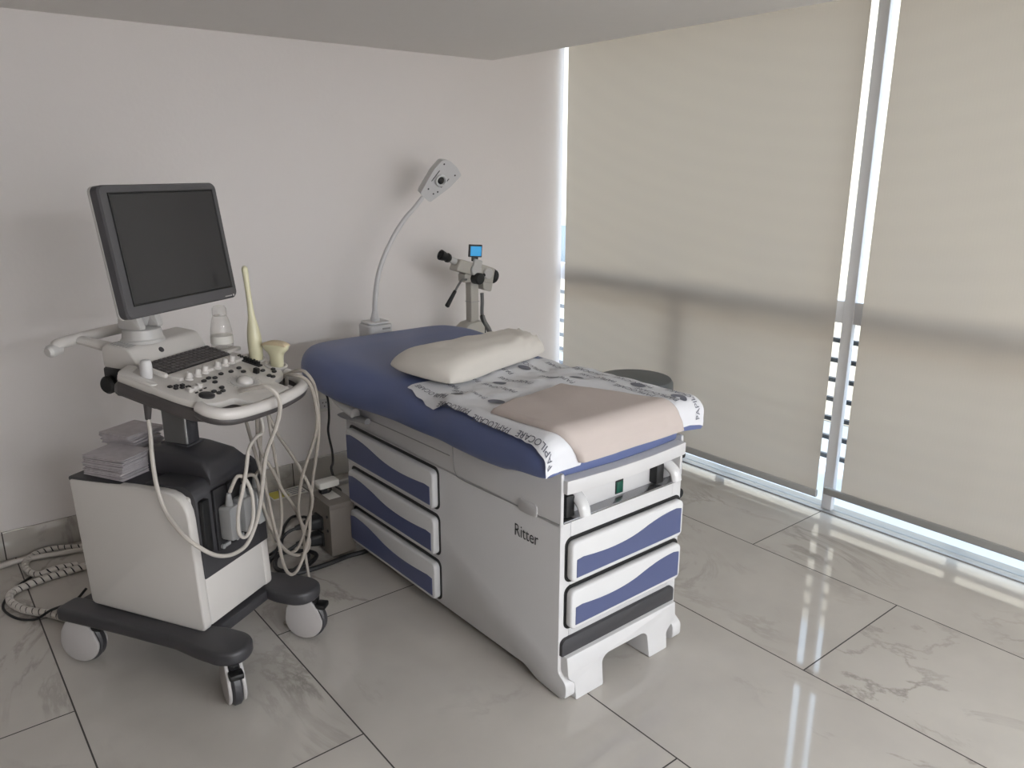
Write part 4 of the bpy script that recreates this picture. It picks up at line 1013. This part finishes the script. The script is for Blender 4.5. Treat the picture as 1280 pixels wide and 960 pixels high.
def plug(z, dy, label):
    t = thing('power_plug', label, 'plug', (1.15, 2.73+dy, z), 0, 'black plugs in the power box'); SH = (-1.15, -2.73-dy, -z)
    mb = MB(); secs = []
    for x, a, b in ((1.192, .030, .026), (1.175, .030, .026), (1.15, .024, .022), (1.125, .013, .012), (1.095, .008, .008)):
        secs.append([Vector((x, 2.73+dy+p, z+q)) for p, q in rrect(-a, a, -b, b, min(a, b)*.6)])
    mb.loft(secs); obj('plug_body', mb, 'rubber', t, SH)
    mb = MB(); mb.tube([(1.10, 2.73+dy, z), (1.05, 2.735+dy, z-.02), (1.0, 2.75+dy, .02), (.94, 2.74+dy, .010), (.90, 2.70+dy, .010), (.87, 2.68+dy*2, .010)], .0065, 8, 6); obj('lead', mb, 'rubber', t, SH)
plug(.125, .005, 'upper black plug in the side of the grey power box'); plug(.055, .005, 'lower black plug in the side of the grey power box')
# adapter on top, wall outlet and its lead
t = thing('adapter', 'white plug adapter resting on the grey power box', 'plug adapter', (1.265, 2.80, .227)); SH = (-1.265, -2.80, -.227)
mb = MB(); mb.prism(rrect(1.213, 1.300, 2.745, 2.800, .008), .250, .278, 'z', .005, 2); obj('adapter_body', mb, 'label', t, SH)
mb = MB(); mb.box(1.222, 1.250, 2.752, 2.782, .227, .252, .003); mb.tube([(1.262, 2.772, .25), (1.268, 2.762, .236), (1.25, 2.752, .234), (1.24, 2.762, .25)], .005, 8, 5); obj('plug_base', mb, 'black', t, SH)
t = thing('wall_outlet', 'white wall socket low on the back wall between cart and exam table', 'wall socket', (1.568, 3.43, .40)); SH = (-1.568, -3.43, -.40)
mb = MB(); mb.prism(rrect(1.527, 1.610, .345, .470, .006), 3.430, 3.438, 'y', .003, 2); obj('cover_plate', mb, 'label', t, SH)
mb = MB(); mb.prism(rrect(1.545, 1.592, .362, .410, .004), 3.427, 3.432, 'y', .0015); obj('socket', mb, 'white', t, SH)
mb = MB()
for x, z in ((1.560, .392), (1.577, .392), (1.5685, .374)): mb.cyl((x, 3.4265, z), (x, 3.430, z), .0032, n=10)
obj('socket_hole', mb, 'black', t, SH)
cable_thing('power_lead', 'black power lead hanging from the wall socket', [(1.568, 3.432, .455), (1.567, 3.415, .452), (1.566, 3.38, .420), (1.520, 3.28, .365), (1.474, 3.2, .322), (1.432, 3.08, .270), (1.385, 2.98, .258), (1.330, 2.88, .275), (1.298, 2.79, .264)], .0055, 'rubber', 0, local=False)
tag_l = 'power_lead'
cable_thing('power_lead', 'coiled black cable lying on the floor in front of the power box', [(.90, 2.62, .009), (.95, 2.70, .009), (1.0, 2.765, .012), (1.05, 2.785, .012), (1.10, 2.768, .012), (1.145, 2.72, .012), (1.148, 2.675, .012), (1.10, 2.632, .012), (1.045, 2.618, .012), (.995, 2.642, .012), (.985, 2.69, .014), (1.02, 2.745, .026), (1.08, 2.745, .026), (1.12, 2.70, .022), (1.10, 2.655, .022), (1.06, 2.625, .022), (1.00, 2.61, .010), (.93, 2.62, .009)], .0085, 'rubber', 0, local=False)
cable_thing('power_lead', 'thick black cable running along the floor towards the exam table', [(.93, 2.655, .010), (.98, 2.625, .010), (1.039, 2.595, .010), (1.141, 2.588, .010), (1.244, 2.598, .010), (1.31, 2.592, .010), (1.38, 2.60, .010)], .0095, 'rubber', 0, local=False)
cable_thing('power_lead', 'thin black cable arching behind the hanging probe cables', [(1.197, 2.80, .10), (1.19, 2.86, .10), (1.20, 2.95, .06), (1.245, 3.07, .012), (1.215, 3.08, .008), (1.155, 3.01, .008), (1.11, 2.92, .008), (1.07, 2.85, .008), (.99, 2.80, .008), (.92, 2.82, .008)], .006, 'rubber', 0, local=False)
cable_thing('power_lead', 'short black cable on the floor under the right base arm', [(.96, 2.56, .005), (.89, 2.551, .005), (.854, 2.536, .005), (.808, 2.538, .005), (.77, 2.56, .005)], .0045, 'rubber', 0, local=False)
# cable ties on the coil
# spiral wrapped bundle on the left
def spiral_wrap(name, label, pts, r, loc=0):
    P = smooth(pts, 10); L_ = 0; sp = [0]
    for a, b in zip(P, P[1:]): L_ += (b-a).length; sp.append(L_)
    t = thing(name, label, 'cable', pts[loc], 0, 'spiral-wrapped cables'); SH = tuple(-v for v in pts[loc])
    mb = MB(); mb.tube(P, r*.80, 10, 0); lab(obj('inner_lead', mb, 'rubber', t, SH), 'black inner leads showing between the turns')
    mb = MB(); pitch_ = .026; n = int(L_/pitch_*10); hel = []
    def at(s):
        for i in range(len(sp)-1):
            if sp[i+1] >= s: f = (s-sp[i])/max(1e-9, sp[i+1]-sp[i]); return P[i].lerp(P[i+1], f), (P[i+1]-P[i]).normalized()
        return P[-1], (P[-1]-P[-2]).normalized()
    rows = []
    for i in range(n+1):
        for_s = L_*i/n; th = 2*PI*for_s/pitch_
        row = []
        for e in (-.40, .40):
            s2 = min(max(for_s+e*pitch_, 0), L_); p, d = at(s2); u = Vector((0, 0, 1)); u = (u-d*u.dot(d)).normalized(); v = d.cross(u)
            row.append(p+(u*math.cos(th)+v*math.sin(th))*r)
        for e in (.40, -.40):
            s2 = min(max(for_s+e*pitch_, 0), L_); p, d = at(s2); u = Vector((0, 0, 1)); u = (u-d*u.dot(d)).normalized(); v = d.cross(u)
            row.append(p+(u*math.cos(th)+v*math.sin(th))*(r*.84))
        rows.append(row)
    mb.loft(rows); obj('spiral_wrap', mb, 'wrap', t, SH)
    return t
spiral_wrap('wrapped_cable', 'white spiral-wrapped cable running from the rear caster in a wide bend on the floor', [(.345, 2.775, .05), (.315, 2.775, .022), (.289, 2.783, .014), (.245, 2.854, .014), (.184, 2.934, .014), (.150, 3.03, .014), (.165, 3.10, .014), (.222, 3.126, .014), (.288, 3.140, .014), (.393, 3.150, .014), (.52, 3.17, .014)], .0135)
spiral_wrap('wrapped_cable', 'white spiral-wrapped cable lying nearest the wall behind the cart', [(.56, 3.30, .014), (.42, 3.345, .014), (.351, 3.387, .014), (.28, 3.385, .014), (.234, 3.32, .014), (.236, 3.235, .014), (.262, 3.185, .014), (.31, 3.168, .028), (.39, 3.185, .014)], .0125)
cable_thing('cable', 'plain white cable along the floor at the left wall', [(.60, 3.26, .012), (.419, 3.315, .012), (.319, 3.343, .012), (.221, 3.363, .012), (.154, 3.355, .012), (.02, 3.33, .012), (-.4, 3.36, .012), (-1.2, 3.38, .012), (-2.58, 3.39, .012)], .0105, 'wrap', 0, local=False)
cable_thing('cable', 'thin black wire looping beside the wrapped cables', [(.308, 3.205, .004), (.255, 3.215, .004), (.18, 3.150, .004), (.126, 3.032, .004), (.148, 2.922, .004), (.200, 2.865, .004), (.250, 2.835, .036), (.319, 2.822, .05), (.36, 2.81, .09)], .0045, 'rubber', 0, local=False)
# yellow printed card on the floor at the wall
t = thing('printed_card', 'yellow and white printed card lying on the floor by the back wall', 'card', (1.30, 3.36, 0)); SH = (-1.30, -3.36, 0)
mb = MB(); mb.box(1.235, 1.405, 3.315, 3.415, .001, .004, .001); obj('card', mb, 'label', t, SH)
mb = MB(); mb.box(1.24, 1.315, 3.325, 3.41, .0038, .0048, 0); obj('yellow_field', mb, 'yellow', t, SH)
mb = MB()
for k in range(4): mb.box(1.33, 1.395, 3.33+k*.02, 3.337+k*.02, .0038, .0048, 0)
obj('print_bars', mb, 'ink', t, SH)

# ------------------------------------------------------------------ light
wd_ = bpy.data.worlds.new('world'); sc.world = wd_; wd_.use_nodes = True; nt = wd_.node_tree
bg = nt.nodes['Background']
tc = nt.nodes.new('ShaderNodeTexCoord'); sp_ = nt.nodes.new('ShaderNodeSeparateXYZ'); nt.links.new(tc.outputs['Generated'], sp_.inputs[0])
cr = nt.nodes.new('ShaderNodeValToRGB'); e = cr.color_ramp.elements
e[0].position = .0; e[0].color = (.80, .86, .95, 1); e[1].position = .7; e[1].color = (.62, .78, 1, 1)
nt.links.new(sp_.outputs['Z'], cr.inputs['Fac']); nt.links.new(cr.outputs['Color'], bg.inputs['Color'])
bg.inputs['Strength'].default_value = SKY
def portal(y0, y1):
    a = bpy.data.lights.new('daylight_portal', 'AREA'); a.shape = 'RECTANGLE'; a.size = y1-y0; a.size_y = 2.4; a.cycles.is_portal = True
    o = bpy.data.objects.new('daylight_portal', a); C.objects.link(o); o.location = (3.26, (y0+y1)/2, 1.2); o.rotation_euler = (PI/2, 0, PI/2)
portal(YF, YB)
# unseen fill lights added under the ceiling behind the camera to brighten the room
def fill_panel(x, y, power, where):
    t = thing('fill_light', f'added rectangular white fill panel, unseen behind the viewer, {where}', 'fill light', (x, y, ZC), 0, 'added fill panels'); SH = (-x, -y, -ZC)
    mb = MB(); mb.box(x-.62, x+.62, y-.32, y+.32, ZC-.02, ZC-.001, .003); obj('fill_frame', mb, 'white', t, SH)
    a = bpy.data.lights.new('fill_area', 'AREA'); a.shape = 'RECTANGLE'; a.size = 1.18; a.size_y = .58; a.energy = power; a.color = (.93, .97, 1.)
    o = bpy.data.objects.new('fill_area', a); C.objects.link(o); o.parent = t; o.location = (0, 0, -.025)
fill_panel(1.95, -2.6, FILL*1.9, 'nearer the windows'); fill_panel(.4, -2.7, FILL*1.9, 'farther from the windows')

vs = sc.view_settings; vs.view_transform = 'Standard'; vs.look = 'None'; vs.gamma = 1; vs.use_curve_mapping = False; vs.exposure = EXPO
sc.display_settings.display_device = 'sRGB'
sc.cycles.use_denoising = True; sc.cycles.max_bounces = 10; sc.cycles.diffuse_bounces = 5; sc.cycles.transparent_max_bounces = 12; sc.cycles.sample_clamp_indirect = 6; sc.cycles.caustics_reflective = False; sc.cycles.caustics_refractive = False
